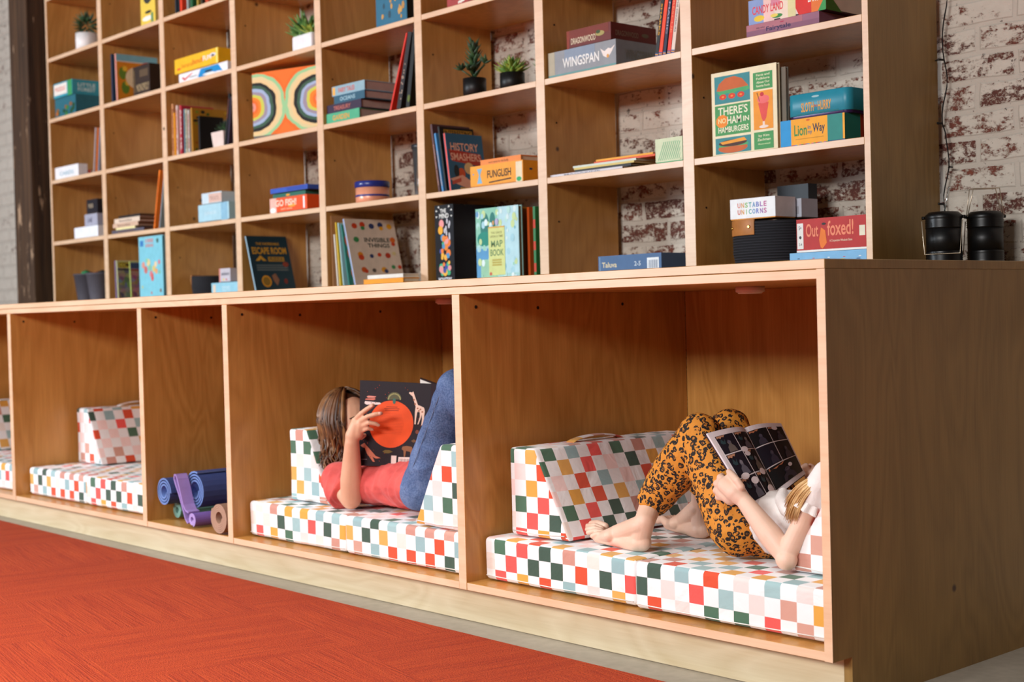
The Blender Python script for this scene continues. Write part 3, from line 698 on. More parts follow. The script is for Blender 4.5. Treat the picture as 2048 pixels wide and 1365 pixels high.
# leaning slim spines
for pb, pt, tw, c, tc_, tx, l in ((1310, 1322, .011, '1a1816', 'e0a020', 'SHARKS', 'black slim book with yellow lettering leaning right, first of the slanted five'), (1317, 1330, .012, 'ee4416', None, '', 'vivid orange red slim book in the slanted row'), (1325.5, 1338, .010, '1b2440', 'b8b0c8', 'MAGIC', 'navy slim book in the slanted row'), (1334, 1346, .012, 'e83a20', 'f08a60', 'RESCUE', 'red slim book in the slanted row beside the cream one'), (1342, 1354, .012, 'e6d3c4', '6a6a70', 'THE DINOSAURS', 'cream slim book, rightmost of the slanted row')):
    def f(b, tc_=tc_, tx=tx):
        if tc_: b.txt(tx, tc_, .25, .3, .75, .75, -90)
        b.art('2c5a9a', rect(0, 0, 1, .05)); b.art('e8a040', rect(0, .02, 1, .035))
    z = S[2]; xb = gx(pb, .785, z+.01); xt = gx(pt, .785, z+.16); ang = math.atan2(xt-xb, .15)
    book(l, xb, .785, z+tw*math.sin(ang), .19, .15, tw, c, 'stand', f, tilt=(0, ang))
# c8
def a_fai(b):
    b.art('b0707c', rect(0, .5, .78, 1)); b.art('8a5a72', rect(.0, 0, 1, .48)); b.txt('Fairytale', '2c2450', .28, .15, .62, .62); b.art('b02a50', circ(.5, .78, .03, 1.6)); b.txt('tiny tales', '5a3a50', .14, .55, .26, .72)
gb('mauve Fairytale game box at the bottom of the top right stack', 2, 1493, 1638, 53, .785, .2, '96627a', a_fai, base='2c1a28')
h0 = pos(2, 1493, 1638, 53, .785)[2]
def a_candy(b):
    b.art('8aa0d0', rect(0, 0, .2, 1)); b.art('f0c8c0', rect(.2, 0, .34, 1)); b.art('d8889c', rect(.3, .6, .44, 1)); b.art('f0dcc8', rect(.42, 0, .55, 1)); b.art('e0d8a0', rect(.52, 0, .62, 1)); b.txt('CANDY LAND', 'e0404a', .05, .38, .46, .72)
    b.art('e8c838', circ(.14, .2, .07, 1.8)); b.art('3a8a40', circ(.38, .16, .07, 1.2)); b.art('e8d060', circ(.34, .2, .05, 1.4)); b.art('d82c24', [(.66, 0), (.98, 0), (.98, 1), (.62, 1), (.62, .3)]); b.art('e87a34', rect(.82, 0, .96, .8)); b.txt('BARGY', 'f4f0ea', .78, .42, .95, .72); b.art('3a9a50', [(.9, 0), (1, 0), (1, .6)])
    b.face('R', b.dm); b.art('4a7a2a', [(0, 0), (.3, 0), (0, .8)])
xx = gx(1498, .788, S[2]+h0); w_ = gx(1652, .788, S[2]+h0)-xx; gamebox('bright CANDY LAND game box with pastel and red print', xx, .788, S[2]+h0+.001, w_, .22, .062, 'e8d4c8', a_candy, base='3a2030')
# ============ S[1] ============
gb('white low box at the bottom of the small stack in the left column', 1, 149, 196, 457, .785, .18, 'eef0f6', None, base='8a7a60')
h0 = pos(1, 149, 196, 457, .785)[2]
xx = gx(170, .80, S[1]+h0); gamebox('lavender grey box in the middle of the small left stack', xx, .80, S[1]+h0+.001, .13, .18, .056, 'a8a8b8', lambda b: b.txt('GAME', '7a7a90', .2, .3, .6, .7))
xx = gx(174, .81, S[1]+h0+.06); gamebox('small black box crowning the little stack in the left column', xx, .81, S[1]+h0+.059, .11, .16, .066, '242026', lambda b: b.txt('WORD', 'b8a488', .15, .4, .6, .7))
zz = S[1]
for pl_, pr_, th, c, l in ((224, 288, .016, '5a5562', 'grey book at the bottom of the messy flat pile'), (232, 270, .010, 'efe2a8', 'small pale yellow card pack in the flat pile'), (226, 276, .018, 'd8b49a', 'beige paperback in the flat pile'), (229, 279, .020, 'e4cdb8', 'cream paperback with orange corner in the flat pile'), (237, 280, .010, '2a2422', 'thin black book topping the flat pile')):
    xl = gx(pl_, .79, zz); L = gx(pr_, .79, zz)-xl; book(l, xl, .79, zz, L, .2, th, c, 'lay', sp_('books', '7a5a4a') if th > .015 else None, page=C('6a4a34')); zz += th+.0008
lean('slim orange book leaning on the upright right of the flat pile', 1, 307, 318, 343, .785, .010, .19, 'ee7a1e', vt('ADVENTURES', 'c8501a', .25, .75, .1, .9))
lean('pale grey slim book leaning next to the orange one', 1, 318, 328, 350, .79, .006, .19, '8a9aa0')
gb('sky blue box standing below the pale pastel box', 1, 397, 458, 412, .785, .16, 'a9cfdc', lambda b: (b.art('8ab8d0', rect(.75, 0, .95, 1)), b.txt('JUNIOR', 'c8dde4', .2, .35, .6, .6)), base='1c2c40')
h0 = pos(1, 397, 458, 412, .785)[2]
xx = gx(404, .79, S[1]+h0); gamebox('pale pastel box topping the sky blue one', xx, .79, S[1]+h0+.001, .155, .15, .045, 'c8d8e0', lambda b: (b.art('d8b4a4', rect(.35, .1, 1, .9)), b.txt('TREATS', 'b08a80', .4, .3, .85, .65)))
# c4 orange box, blue lid
def a_go(b):
    b.art('f0b8a8', rect(0, 0, .18, 1)); b.art('f4f2ee', circ(.08, .2, .08, 2.2)); b.txt('GO FISH!', 'f6e4cc', .16, .42, .72, .85); b.txt('card game', 'f0c8a0', .3, .14, .6, .3); b.art('f2a030', circ(.6, .4, .1, 1)); b.art('f4f4f4', rect(.9, .12, .94, .9))
gb('orange game box with white lettering below the flat blue and green boxes', 1, 540, 614, 399, .785, .14, 'ea5420', a_go, base='4a3a34')
h0 = pos(1, 540, 614, 399, .785)[2]
xx = gx(546, .80, S[1]+h0); gamebox('flat green box between the orange and the blue box', xx, .80, S[1]+h0+.001, .22, .15, .016, '2c6a5a', lambda b: b.art('f0a020', circ(.47, .5, .06, 4)))
xx = gx(541, .79, S[1]+h0+.02); gamebox('flat blue box crowning the orange game box', xx, .79, S[1]+h0+.019, .25, .16, .018, '3458b8', lambda b: b.art('2c4aa8', rect(.45, .2, .98, .9)))
# c5 tin
x = gx(745, .84, S[1]+.03); r_ = 33.5*(Vector((x, .84, S[1]))-CP).dot(_fw)/F
t = thing('round_tin', 'round orange striped tin with navy lid', 'tin', (x, .84, S[1]+.0006))
m = newmat('tin_print', .3, .1); q = NT(m); tc = q.n.new('ShaderNodeTexCoord'); s_ = q.n.new('ShaderNodeSeparateXYZ'); q.lk(tc.outputs['Object'], s_.inputs[0])
an = q.math('ARCTAN2', s_.outputs[1], s_.outputs[0]); gr = q.math('LESS_THAN', q.math('FRACT', q.math('MULTIPLY', an, 22.0)), .18)
gr2 = q.math('LESS_THAN', q.math('FRACT', q.math('MULTIPLY', s_.outputs[2], 260.0)), .2); gr = q.math('MAXIMUM', gr, gr2)
q.base(q.mix(gr, 'ee8a62', 'f4c0a0'))
b = MB(); b.lathe([(r_*.97, 0), (r_, .003), (r_, .055)], 48); b.build('body', m, t)
b = MB(); b.lathe([(r_+.0004, .020), (r_+.0012, .021), (r_+.0012, .026), (r_+.0004, .027)], 48, cap=False); b.build('band', C('2a3480', .3), t)
b = MB(); b.lathe([(r_+.001, .052), (r_+.003, .054), (r_+.003, .071), (r_, .074), (r_*.5, .0745)], 48); b.build('lid', C('2a3480', .25), t)
x = gx(812, .80, S[1]); t = thing('clear_jar', 'clear plastic jar with black lid and orange contents at the upright', 'jar', (x+.045, .85, S[1]+.0006))
gm = newmat('clear_plastic', .08); gm.node_tree.nodes['Principled BSDF'].inputs['Transmission Weight'].default_value = .95; gm.node_tree.nodes['Principled BSDF'].inputs['IOR'].default_value = 1.2
b = MB(); b.lathe([(.036, 0), (.037, .002), (.043, .165), (.041, .165), (.0352, .004), (.001, .003)], 40, cap=False); b.build('wall', gm, t)
b = MB(); b.lathe([(.045, .160), (.046, .162), (.046, .172), (.044, .174)], 40); b.build('lid', C('2a2a2c', .4), t)
rr = random.Random(5)
for i in range(16):
    b = MB(); a = rr.uniform(0, 6.28); q_ = rr.uniform(.005, .019); b.lathe([(.001, -.012), (.009, -.008), (.012, 0), (.009, .008), (.001, .012)], 12, (0, 0, 0), cap=False)
    b.build('toy_piece', C(['f0804a', 'ee6a4a', '7cc0a8', 'f0a888', 'e8c0a0'][i % 5], .4), t, loc=(math.cos(a)*q_, math.sin(a)*q_, .018+i*.0078))
b = PB(); b.box(0, .11, 0, .07, 0, .0012, b.c('d8d8d8')); tag(b.build('paper_sheet', b.mats, loc=(gx(783, .80, S[1]), .785, S[1]+.0006)), 'thin white paper lying between the round tin and the clear jar', 'paper')
# c6 history books
for pb, pt, py_, tw, c, tc_, l in ((877, 860, 250, .009, '5a3a3c', 'd8a898', 'dark maroon book leaning left with pale lettering'), (884, 868, 268, .008, '4a90c8', 'e8b060', 'blue and yellow comic spine leaning in the history set')):
    z = S[1]; y = .80 if pb > 889 else .79; xb = gx(pb, y, z+.01); zt_ = gz(py_, gx(pt, y, z+.2), y); xt = gx(pt, y, zt_); ang = math.atan2(xt-xb, zt_-z)
    book(l, xb, y, z, math.hypot(xt-xb, zt_-z), .16, tw, c, 'stand', vt('INTERESTING STORIES', tc_, .3, .7, .1, .7) if tc_ else None, tilt=(0, ang))
def a_hist(b):
    b.art('b03a28', [(.05, .72), (.9, .66), (.95, .5), (.93, .44), (.1, .52)]); b.txt('HISTORY', 'e8b49a', .1, .7, .86, .84); b.txt('SMASHERS', 'e8b49a', .08, .53, .9, .66)
    b.art('d8b880', circ(.55, .4, .13, .8)); b.art('c8542a', circ(.33, .3, .1, 1)); b.art('20282c', circ(.2, .34, .07, 1.6)); b.art('c04a28', circ(.8, .3, .08, 1)); b.art('e0a890', [(0, .2), (.35, .28), (.65, .14), (.95, .2), (.95, .08), (.55, .02), (.15, .12)]); b.art('c05a48', [(.05, .16), (.3, .23), (.3, .16), (.05, .1)]); b.art('c8a050', rect(.25, 0, .6, .06))
def a_int(b): b.art('b8862a', rect(.12, .86, .95, .96)); b.txt('INTERESTING', '2a1c10', .14, .87, .93, .95); b.art('c89a3a', rect(.1, .3, .9, .84))
rbook('blue HISTORY SMASHERS book leaning left with its cover showing', 1, 899, 886, 266, 962, .785, .010, '2f5f7c', a_hist, spine='f04a30', D=.155)
rbook('black INTERESTING book leaning left behind the blue history book', 1, 891, 875, 252, 955, .79, .007, '1a1714', a_int, D=.145)
def a_fun(b):
    b.art('7fb4d4', [(.13, .85), (.23, .85), (.19, .55), (.23, .15), (.13, .15), (.17, .55)]); b.art('7a9ab8', circ(.06, .62, .015, 2.5)); b.txt('FUNGLISH', '241c10', .33, .36, .78, .72); b.art('2a2018', [(.36, .12), (.78, .2), (.78, .26), (.36, .18)]); b.art('ead9b8', rect(.87, .0, .985, .95)); b.art('2fa86a', circ(.925, .15, .045, 2.4))
    b.face('R', b.dm); b.art('2a4468', circ(.25, .6, .05, 1)); b.art('2a4468', [(.6, .85), (.95, .85), (.8, .5), (.95, .12), (.6, .12), (.75, .5)])
gb('amber FUNGLISH game box in front of the history books', 1, 941, 1046, 335, .785, .13, 'f5a22a', a_fun, base='c87a1c')
h0 = pos(1, 941, 1046, 335, .785)[2]
xx = gx(966, .83, S[1]+h0); book('orange paperback lying on top of the amber game box', xx, .82, S[1]+h0+.001, .19, .12, .021, 'ee8a3c', 'lay', sp_('word games for the family', 'a86a3a'))
# c7 magazines
zz = S[1]
for k, (pl_, pr_, c, th, yb, l) in enumerate(((1099, 1243, 'd8d4da', .007, .785, 'white magazine at the bottom of the fanned pile'), (1150, 1262, '2a2a2a', .007, .80, 'dark magazine second in the fanned pile'), (1148, 1268, 'd8c070', .006, .80, 'tan edged magazine in the middle of the fanned pile'), (1146, 1272, 'cfd8cc', .006, .805, 'pale green magazine in the fanned pile'), (1188, 1310, 'e0562c', .006, .82, 'red orange magazine near the top of the fanned pile'), (1192, 1306, 'f0aa28', .006, .83, 'yellow magazine topping the fanned pile'))):
    xl = gx(pl_, yb, zz); L = gx(pr_, yb, zz)-xl; book(l, xl, yb, zz, L, .2, th, c, 'lay', sp_('MAGAZINE', '8a8a98') if k == 0 else None, rz=.0, name='magazine'); zz += th+.0006
def a_gr(b):
    for i in range(12):
        a = .1+i*.075; b.art('4fae7c', [(a, .12), (a+.02, .12), (min(.93, a+.24), .85 if a+.24 < .93 else .12+.73*(.93-a)/.24), (min(.91, a+.22), .85 if a+.22 < .91 else .12+.73*(.91-a)/.22)])
    b.face('R', b.dm); b.art('2fae7a', rect(0, 0, 1, 1))
gb('small cream card box with slanted green stripes beside the magazine pile', 1, 1311, 1365, 280, .785, .09, 'd3dcb6', a_gr, base='2fae7a')
# c8: hamburger book
def a_ham(b):
    T1, G, Or = '3a8a90', '4a9a58', 'f09a2a'
    b.art(T1, rect(.05, .62, .60, .95)); b.art('c8622a', [(.08, .78), (.12, .86), (.22, .92), (.36, .93), (.48, .89), (.57, .8), (.58, .77), (.33, .74)]); b.art('4aa868', [(.08, .77), (.58, .79), (.6, .75), (.5, .73), (.42, .75), (.34, .72), (.24, .74), (.14, .71)]);
    for q in (.18, .32, .46): b.art('d83a20', circ(q, .70, .055, .6)); b.art('f08a30', circ(q, .70, .02, .6))
    b.art(G, rect(.65, .72, .94, .92))
    for i, s_ in enumerate(('Facts and', 'Folklore', 'About Our', 'Favorite Foods')): b.txt(s_, 'e8e6c0', .70, .875-.043*i, .90, .902-.043*i)
    b.art(G, rect(.05, .24, .60, .60)); b.txt("THERE'S", 'f0eccf', .10, .48, .56, .58); b.art('f08a24', circ(.16, .41, .10, .8, 9)); b.txt('NO', 'f4e8a8', .10, .385, .22, .445); b.txt('HAM', 'f0eccf', .24, .37, .46, .46); b.txt('IN', 'f0eccf', .49, .38, .58, .44); b.txt('HAMBURGERS', 'f0eccf', .10, .27, .57, .34)
    b.art(Or, rect(.65, .25, .94, .70)); b.art('e05048', [(.72, .56), (.88, .56), (.84, .38), (.8, .33), (.77, .38)]); b.art('f07070', circ(.8, .60, .09, .55)); b.art('f2ded0', circ(.8, .28, .07, .25)); b.art('f2ded0', rect(.785, .28, .815, .34)); b.art('c83038', circ(.78, .66, .03, .8)); b.art('8a5a2a', [(.70, .68), (.715, .685), (.75, .58), (.74, .58)])
    b.art(T1, rect(.05, .02, .60, .21)); b.art('c8622a', circ(.32, .08, .23, .25)); b.art('4aa868', rect(.1, .1, .56, .13)); b.art('4a2a20', circ(.32, .14, .22, .18)); b.art('f0a030', [(.12, .16), (.5, .19), (.54, .15), (.16, .13)])
    b.art(G, rect(.65, .02, .94, .22)); b.txt('by Kim', 'e8e6c0', .72, .155, .88, .19); b.txt('Zachman', 'e8e6c0', .70, .115, .90, .145); b.txt('illustrated', 'c8e0a8', .71, .07, .89, .09)
x = gx(1426, .790, S[1]); w_ = gx(1556, .790, S[1])-x; Hh = gz(125, x+w_, .79)-S[1]
book("cream book THERE'S NO HAM IN HAMBURGERS with burger squares, standing face out", x, .790, S[1], Hh, w_, .014, 'efe2bc', 'face', a_ham, page=C('cfc6b4'))
book('thin grey book standing right behind the hamburger book', x+.012, .812, S[1], Hh-.01, w_, .012, '8a8478', 'face')
# tins
def tin(label, x, y, z, w_, d, h, col, art, rim, side=None):
    t = thing('game_tin', label, 'tin', (x, y, z+.0008))
    def rr(x0, x1, y0, y1, r, n=6):
        o_ = []
        for cx, cy, a0 in ((x1-r, y1-r, 0), (x0+r, y1-r, 90), (x0+r, y0+r, 180), (x1-r, y0+r, 270)):
            for i in range(n+1): a = math.radians(a0+90*i/n); o_.append((cx+r*math.cos(a), cy+r*math.sin(a)))
        return o_
    b = MB(); b.prism(rr(.002, w_-.002, .002, d-.002, .018), 0, h*.3, 'z'); o = b.build('base', C(rim, .25, .2), t, bevel=.001)
    b = PB(); b.prism(rr(0, w_, 0, d, .02), h*.12, h, 'z', b.c(col, .36)); b.face('F', (w_, d, h)); 
    b.done('lid', t, bevel=.0015)
    if art:
        b = PB(); b.face('F', (w_, d, h)); art(b); b.done('lid_print', t)
    return t
def a_lion(b):
    b.art('2a98d8', rect(0, 0, .17, 1)); b.art('f6aa28', rect(.17, .04, .74, 1)); b.art('2c8a80', rect(.74, .04, .97, 1)); b.txt('Lion', '3a8a4a', .22, .36, .42, .78); b.txt('in', '3a6a8a', .435, .58, .48, .72); b.txt('my', '3a6a8a', .435, .36, .50, .5); b.txt('Way', '22304a', .51, .34, .70, .76); b.art('d8602a', circ(.44, .92, .03, 1.2)); b.art('c88a20', rect(.24, .22, .68, .25))
    for i, c in enumerate(('d84a3a', '8a4aa0', '3a9ad0', 'e8c040', 'd86aa0', '4aa060')*3): b.art(c, rect(.17+.032*i, 0, .2+.032*i, .04))
    b.face('R', b.dm); b.art('2c8a80', rect(0, .04, .35, 1)); b.art('b03a20', rect(.36, .0, 1, 1)); b.txt('GAME', 'c87a5a', .5, .3, .9, .6)
x = gx(1562, .785, S[1]); w_ = gx(1690, .785, S[1])-x; h0 = .066
gamebox('yellow and teal Lion in my Way box below the teal tin', x, .785, S[1], w_, .185, h0, 'f6aa28', a_lion, base='2a6aa0')
x = gx(1574, .79, S[1]+h0); w_ = gx(1712, .80, S[1]+h0)-x
tin('teal rounded SLOTH in a HURRY tin on top of the yellow box', x, .79, S[1]+h0, w_-.012, .17, .062, '2a8aa0', lambda b: (b.txt('SLOTH', 'e8a23a', .24, .25, .44, .62), b.txt('in a', 'e05a2a', .45, .4, .5, .52), b.txt('HURRY', 'e8a23a', .51, .25, .72, .62), b.art('9ac0c8', circ(.47, .82, .06, .7)), b.art('2a6a60', rect(.16, .16, .84, .18))), '3a2450')
# ============ S[0] ============
def bucket(label, x, y, r0, r1, h, col, fill=None):
    t = thing('bucket', label, 'bucket', (x, y, S[0]+.0008)); b = MB()
    b.lathe([(r0, 0), (r1, h), (r1+.003, h+.001), (r1+.003, h-.006), (r1, h-.007)], 36, cap=False); b.lathe([(.001, .002), (r0-.002, .002), (r1-.003, h)], 36, cap=False); b.build('body', C(col, .55), t)
    if fill:
        for i, (c, dx, dy, dz) in enumerate(fill): b = MB(); b.lathe([(.001, -.02), (.02, -.012), (.026, 0), (.02, .012), (.001, .02)], 16, cap=False); b.build('toy', C(c, .6), t, loc=(dx, dy, h*.86+dz))
    return t
x = gx(158, .83, S[0]); bucket('dark grey bucket with green top in the lower left cubby', x+.055, .85, .045, .062, .135, '4a464e', [('2f7a4c', -.01, 0, .02), ('5a2a24', .02, .01, .01), ('4a4a4a', 0, -.02, 0)])
bucket('dark grey bucket beside the upright in the lower left cubby', x+.185, .85, .045, .062, .135, '56525a', [('6a2a20', -.01, 0, .01), ('2a2a2a', .01, .01, .015)])
cm = []
for i, (a_, b_) in enumerate((('2a3020', 'c8b040'), ('8a2a24', '3a5a80'), ('3a4a3a', 'c86a50'))):
    m = newmat('comic_cover_%d' % i, .4); q = NT(m); v = q.coord('Object'); vo = q.n.new('ShaderNodeTexVoronoi'); vo.inputs['Scale'].default_value = 55; q.lk(v, vo.inputs['Vector'])
    hs = q.n.new('ShaderNodeHueSaturation'); hs.inputs['Saturation'].default_value = .7; hs.inputs['Value'].default_value = .55; q.lk(vo.outputs['Color'], hs.inputs['Color']); q.base(q.mix(.45, hs.outputs[0], a_)); cm.append((m, a_, b_))
def a_cm(i):
    def f(b): b.art(cm[i][0], rect(.02, .02, .98, .98)); b.art(cm[i][1], rect(.04, .76, .96, .8)); b.art(cm[i][2], rect(.05, .82, .95, .97)); b.txt('COMICS', '3a1a14', .1, .84, .9, .95)
    return f
z = S[0]
rbook('colourful comic book with its busy cover showing in the lower left', 0, 236, 232, 522, 259, .785, .006, 'd8d4a0', a_cm(0), D=.10)
rbook('green edged comic book right beside the world map book', 0, 262, 258, 524, 280, .79, .006, 'b8c868', a_cm(1), D=.09)
lean('thin lavender spine at the left of the comic books', 0, 232, 229, 522, .79, .005, .09, '8a7aa8'); lean('thin cream spine behind the comic books', 0, 234, 231, 524, .83, .005, .09, 'd8d0b0')
def a_map(b):
    b.txt('1000', 'd8706a', .3, .9, .62, .965); b.txt('IDEAS', 'd8706a', .3, .83, .62, .88); b.art('3a7ab8', rect(.06, .85, .2, .94)); b.art('3a5a50', circ(.8, .92, .05, .8, 8))
    for c, u, v, r in (('d89080', .18, .55, .07), ('c8706a', .28, .47, .08), ('e0c890', .4, .58, .08), ('8ac0a0', .45, .5, .07), ('d87a80', .5, .4, .07), ('d05a5a', .55, .33, .06), ('d8c070', .62, .48, .07), ('e0a070', .72, .44, .06), ('8ac8a8', .33, .62, .05), ('d07a88', .85, .58, .05), ('e8c8a0', .7, .55, .06), ('c85a50', .56, .38, .04), ('c8c070', .12, .2, .03), ('c06a6a', .5, .1, .03), ('7a5a48', .88, .13, .04), ('88b890', .85, .42, .04)): b.art(c, circ(u, v, r, .8, 7))
x = gx(282, .785, z); w_ = gx(328, .785, z)-x
book('light blue world map book with orange spine standing face out', x-.006, .785, z, gz(470, x+w_, .785)-z, w_+.006, .012, '7fc4d4', 'face', a_map, spine='e8862a', page=C('1a3a3a'))
# c3 baskets and boxes
m_rope = newmat('charcoal_rope', .9); q = NT(m_rope); v = q.coord('Object', (1, 1, 1)); s_ = q.n.new('ShaderNodeSeparateXYZ'); q.lk(v, s_.inputs[0])
wv = q.math('SINE', q.math('MULTIPLY', s_.outputs[2], 900.0)); q.base(q.ramp(wv, [(0, '15141a'), (1, '36343c')])); q.bump(wv, .8, .003)
M_LEATHER = C('b5743c', .45, 0.0, .15)
def basket(label, x, y, a, b_, h, hx=None):
    """oval coiled rope basket with a folded leather handle"""
    t = thing('rope_basket', label, 'basket', (x, y, S[0]+.0015)); mb = MB(); n = 48; rows = int(h/.007)
    for k in range(rows):
        z_ = .0035+k*.007; s_ = .93+.07*min(1, k/5); mb2 = [(math.cos(2*math.pi*i/n)*a*s_, math.sin(2*math.pi*i/n)*b_*s_, z_) for i in range(n+1)]; mb.tube(mb2, .0042, 6)
    mb.prism([(math.cos(2*math.pi*i/n)*a*.93, math.sin(2*math.pi*i/n)*b_*.93) for i in range(n)], 0, .004, 'z'); mb.build('body', m_rope, t)
    L = MB(); ang = hx or -2.2; out = []
    for i in range(9):
        aa = ang-.50+1.0*i/8; out.append((math.cos(aa)*(a+.006), math.sin(aa)*(b_+.006)))
    inn = [(q0*.93, q1*.93) for q0, q1 in out[::-1]]; L.prism(out+inn, h-.035, h+.006, 'z'); hd = L.build('leather_handle', M_LEATHER, t, bevel=.001)
    for aa in (ang-.36, ang+.36):
        R_ = MB(); p = Vector((math.cos(aa)*(a+.006), math.sin(aa)*(b_+.006), h-.014)); nrm = Vector((math.cos(aa), math.sin(aa), 0)); R_.tube([p, p+nrm*.003], [.0045, .003], 12); R_.build('rivet', C('c8a050', .25, .9), hd)
    return t
x = gx(377, .80, z); basket('charcoal rope basket with leather handle in the lower cubby left of centre', x+.06, .872, .075, .075, .085, hx=-2.6)
M_GM = newmat('grey_mesh_fabric', .6); q = NT(M_GM); v = q.coord('Object'); q.base(q.ramp(q.noise(v, 300, 2), [(.4, '5a5560'), (.6, 'a09aa8')]))
t = thing('zip_case', 'rounded grey fabric case with dark rim lying behind the basket', 'case', (x+.12, .93, z+.10))
me = soft_prism([(-.10, -.03), (.12, -.03), (.12, .022), (.06, .020), (-.02, .035), (-.07, .03), (-.1, .0)], -.04, .05, .010); me.materials.append(M_GM); o = bpy.data.objects.new('shell', me); me.name = 'shell'; COL.objects.link(o); o.parent = t
b = MB(); b.tube([(-.1, -.043, 0), (-.07, -.043, .032), (-.02, -.043, .037), (.06, -.043, .022), (.12, -.043, .024)], .004, 8); b.build('rim', C('18161a', .6), t)
b = PB(); b.box(-.05, .09, -.046, -.042, -.028, .012, b.c('d8b890')); b.face('F', (.14, .01, .04), (-.05, -.047, -.028)); b.art('d85a40', rect(.25, .1, .45, .9)); b.art('c8c080', rect(.5, .2, .9, .8)); b.done('label', t)
t.location.z = z+.0335+.0008
t.location = (x+.12, 1.004, z+.0318)
gb('light blue box standing low in front of the printed white box', 0, 427, 480, 567, .775, .10, '93c6d8', lambda b: (b.art('e0c8b0', rect(.06, .2, .16, .85)), b.txt('TOYS', 'c8dce4', .4, .3, .7, .7)))
h0 = max(.03, gz(567, gx(427, .775, z), .775)-z)
xx = gx(441, .79, z+h0); gamebox('small white box with colourful print stacked on the light blue box', xx, .785, z+h0+.001, .085, .09, .055, 'c4bcc4', lambda b: (b.art('d88a80', rect(0, 0, .12, 1)), b.txt('stickers', '5a5a68', .2, .5, .9, .75), b.art('e0c040', circ(.4, .2, .06, 1.3)), b.art('c84a50', circ(.65, .2, .06, 1.3))))
# c4 escape room
def a_esc(b):
    b.txt('THE INCREDIBLE', 'c8952e', .2, .84, .78, .885); b.txt('ESCAPE ROOM', 'd8a030', .08, .68, .93, .80); b.art('c8952e', [(.12, .56), (.26, .66), (.4, .56), (.3, .56), (.26, .6), (.22, .56)]); b.art('b08428', rect(.44, .55, .84, .63)); b.txt('PUZZLE', '12303a', .48, .565, .8, .615)
    stripes(b, 3, .12, .9, .38, .5, '5a6668'); b.art('d8961e', circ(.3, .2, .12, .85)); b.art('8a6a24', circ(.3, .2, .09, .85)); b.art('8a6048', [(.45, .3), (.55, .34), (.62, .22), (.55, .12), (.48, .2)]); b.art('8a3a28', circ(.85, .5, .08, .6, 7)); b.art('7a2c24', circ(.78, .2, .05, 1, 7))
rbook('dark teal ESCAPE ROOM book leaning left with its cover to the right', 0, 511, 489, 472, 594, .785, .010, '12323e', a_esc, spine='a8c8d8')
# c5 Invisible Things and friends
for pb, pt, py_, tw, c, l in ((661, 656, 433, .005, 'b8865a', 'thin tan spine at the far left beside the white icon book'), (675, 667, 470, .006, 'd8cfc4', 'short off white spine beside the yellow striped one'), (680, 670, 446, .005, 'e0b832', 'yellow spine leaning left beside the teal book'), (687, 675, 447, .005, 'a8ccd4', 'pale aqua spine leaning left')):
    z = S[0]; xb = gx(pb, .79, z+.01); zt_ = gz(py_, gx(pt, .79, z+.2), .79); xt = gx(pt, .79, zt_); ang = math.atan2(xt-xb, zt_-z); book(l, xb, .79, z, math.hypot(xt-xb, zt_-z), .13, tw, c, 'stand', tilt=(0, ang))
rbook('teal book with orange fruit pattern behind the white icon book', 0, 698, 681, 449, 745, .795, .005, '2f7f74', lambda b: [b.art('c84a1c', circ(u, v, .2, .55)) for u, v in ((.3, .55), (.35, .25), (.25, .75), (.4, .1))] and None)
def a_inv(b):
    b.txt('INVISIBLE', '1e3a34', .33, .665, .84, .73); b.txt('THINGS', '1e3a34', .38, .585, .82, .645)
    R_, Y_, B_, G_ = 'c8401c', 'e0a020', '2c3a68', '3a8a50'
    for u, v, c, k in ((.18, .9, R_, 0), (.34, .92, R_, 0), (.34, .87, G_, 1), (.52, .9, B_, 0), (.7, .92, B_, 0), (.71, .87, Y_, 1), (.88, .9, Y_, 0), (.17, .7, G_, 0), (.9, .7, 'd86a20', 0), (.9, .64, R_, 1), (.2, .48, 'd88a1c', 0), (.21, .44, R_, 0), (.42, .46, B_, 1), (.58, .48, R_, 1), (.75, .47, 'b8381c', 0), (.88, .5, 'd8c890', 1), (.22, .26, 'c85a1c', 0), (.26, .24, R_, 1), (.42, .25, '5a5048', 1), (.62, .26, 'd89a28', 0), (.66, .24, B_, 1), (.82, .3, G_, 1), (.95, .3, R_, 1), (.2, .09, '4a6a5a', 1), (.42, .1, '24221e', 0)): b.art(c, circ(u, v, .055-.015*k, .75, 10))
rbook('white INVISIBLE THINGS book covered in small coloured icons, leaning left', 0, 710, 685, 437, 812, .785, .008, 'd9c8b6', a_inv, spine='6a9ad8')
z = S[0]
piles = [(717, 816, .0095, 'd8dc70', 'yellow green book at the bottom of the small pile before the icon book'), (728, 820, .010, '8ac0e0', 'light blue book second in the small pile'), (752, 838, .006, 'b84a40', 'thin red book in the middle of the small pile'), (757, 838, .017, 'f09a20', 'orange book near the top of the small pile'), (765, 838, .013, 'e8e0d6', 'cream book topping the small pile')]
zz = WT+.0005
for pl_, pr_, th, c, l in piles:
    yb = .70; xl = gx(pl_, yb, zz+.02); L = gx(pr_, yb, zz+.02)-xl; L = min(L, .27)
    book(l, xl, yb, zz, L, .068, th*.95, c, 'lay', page=C('3a3634') if th < .0099 else None); zz += th*.95+.0008
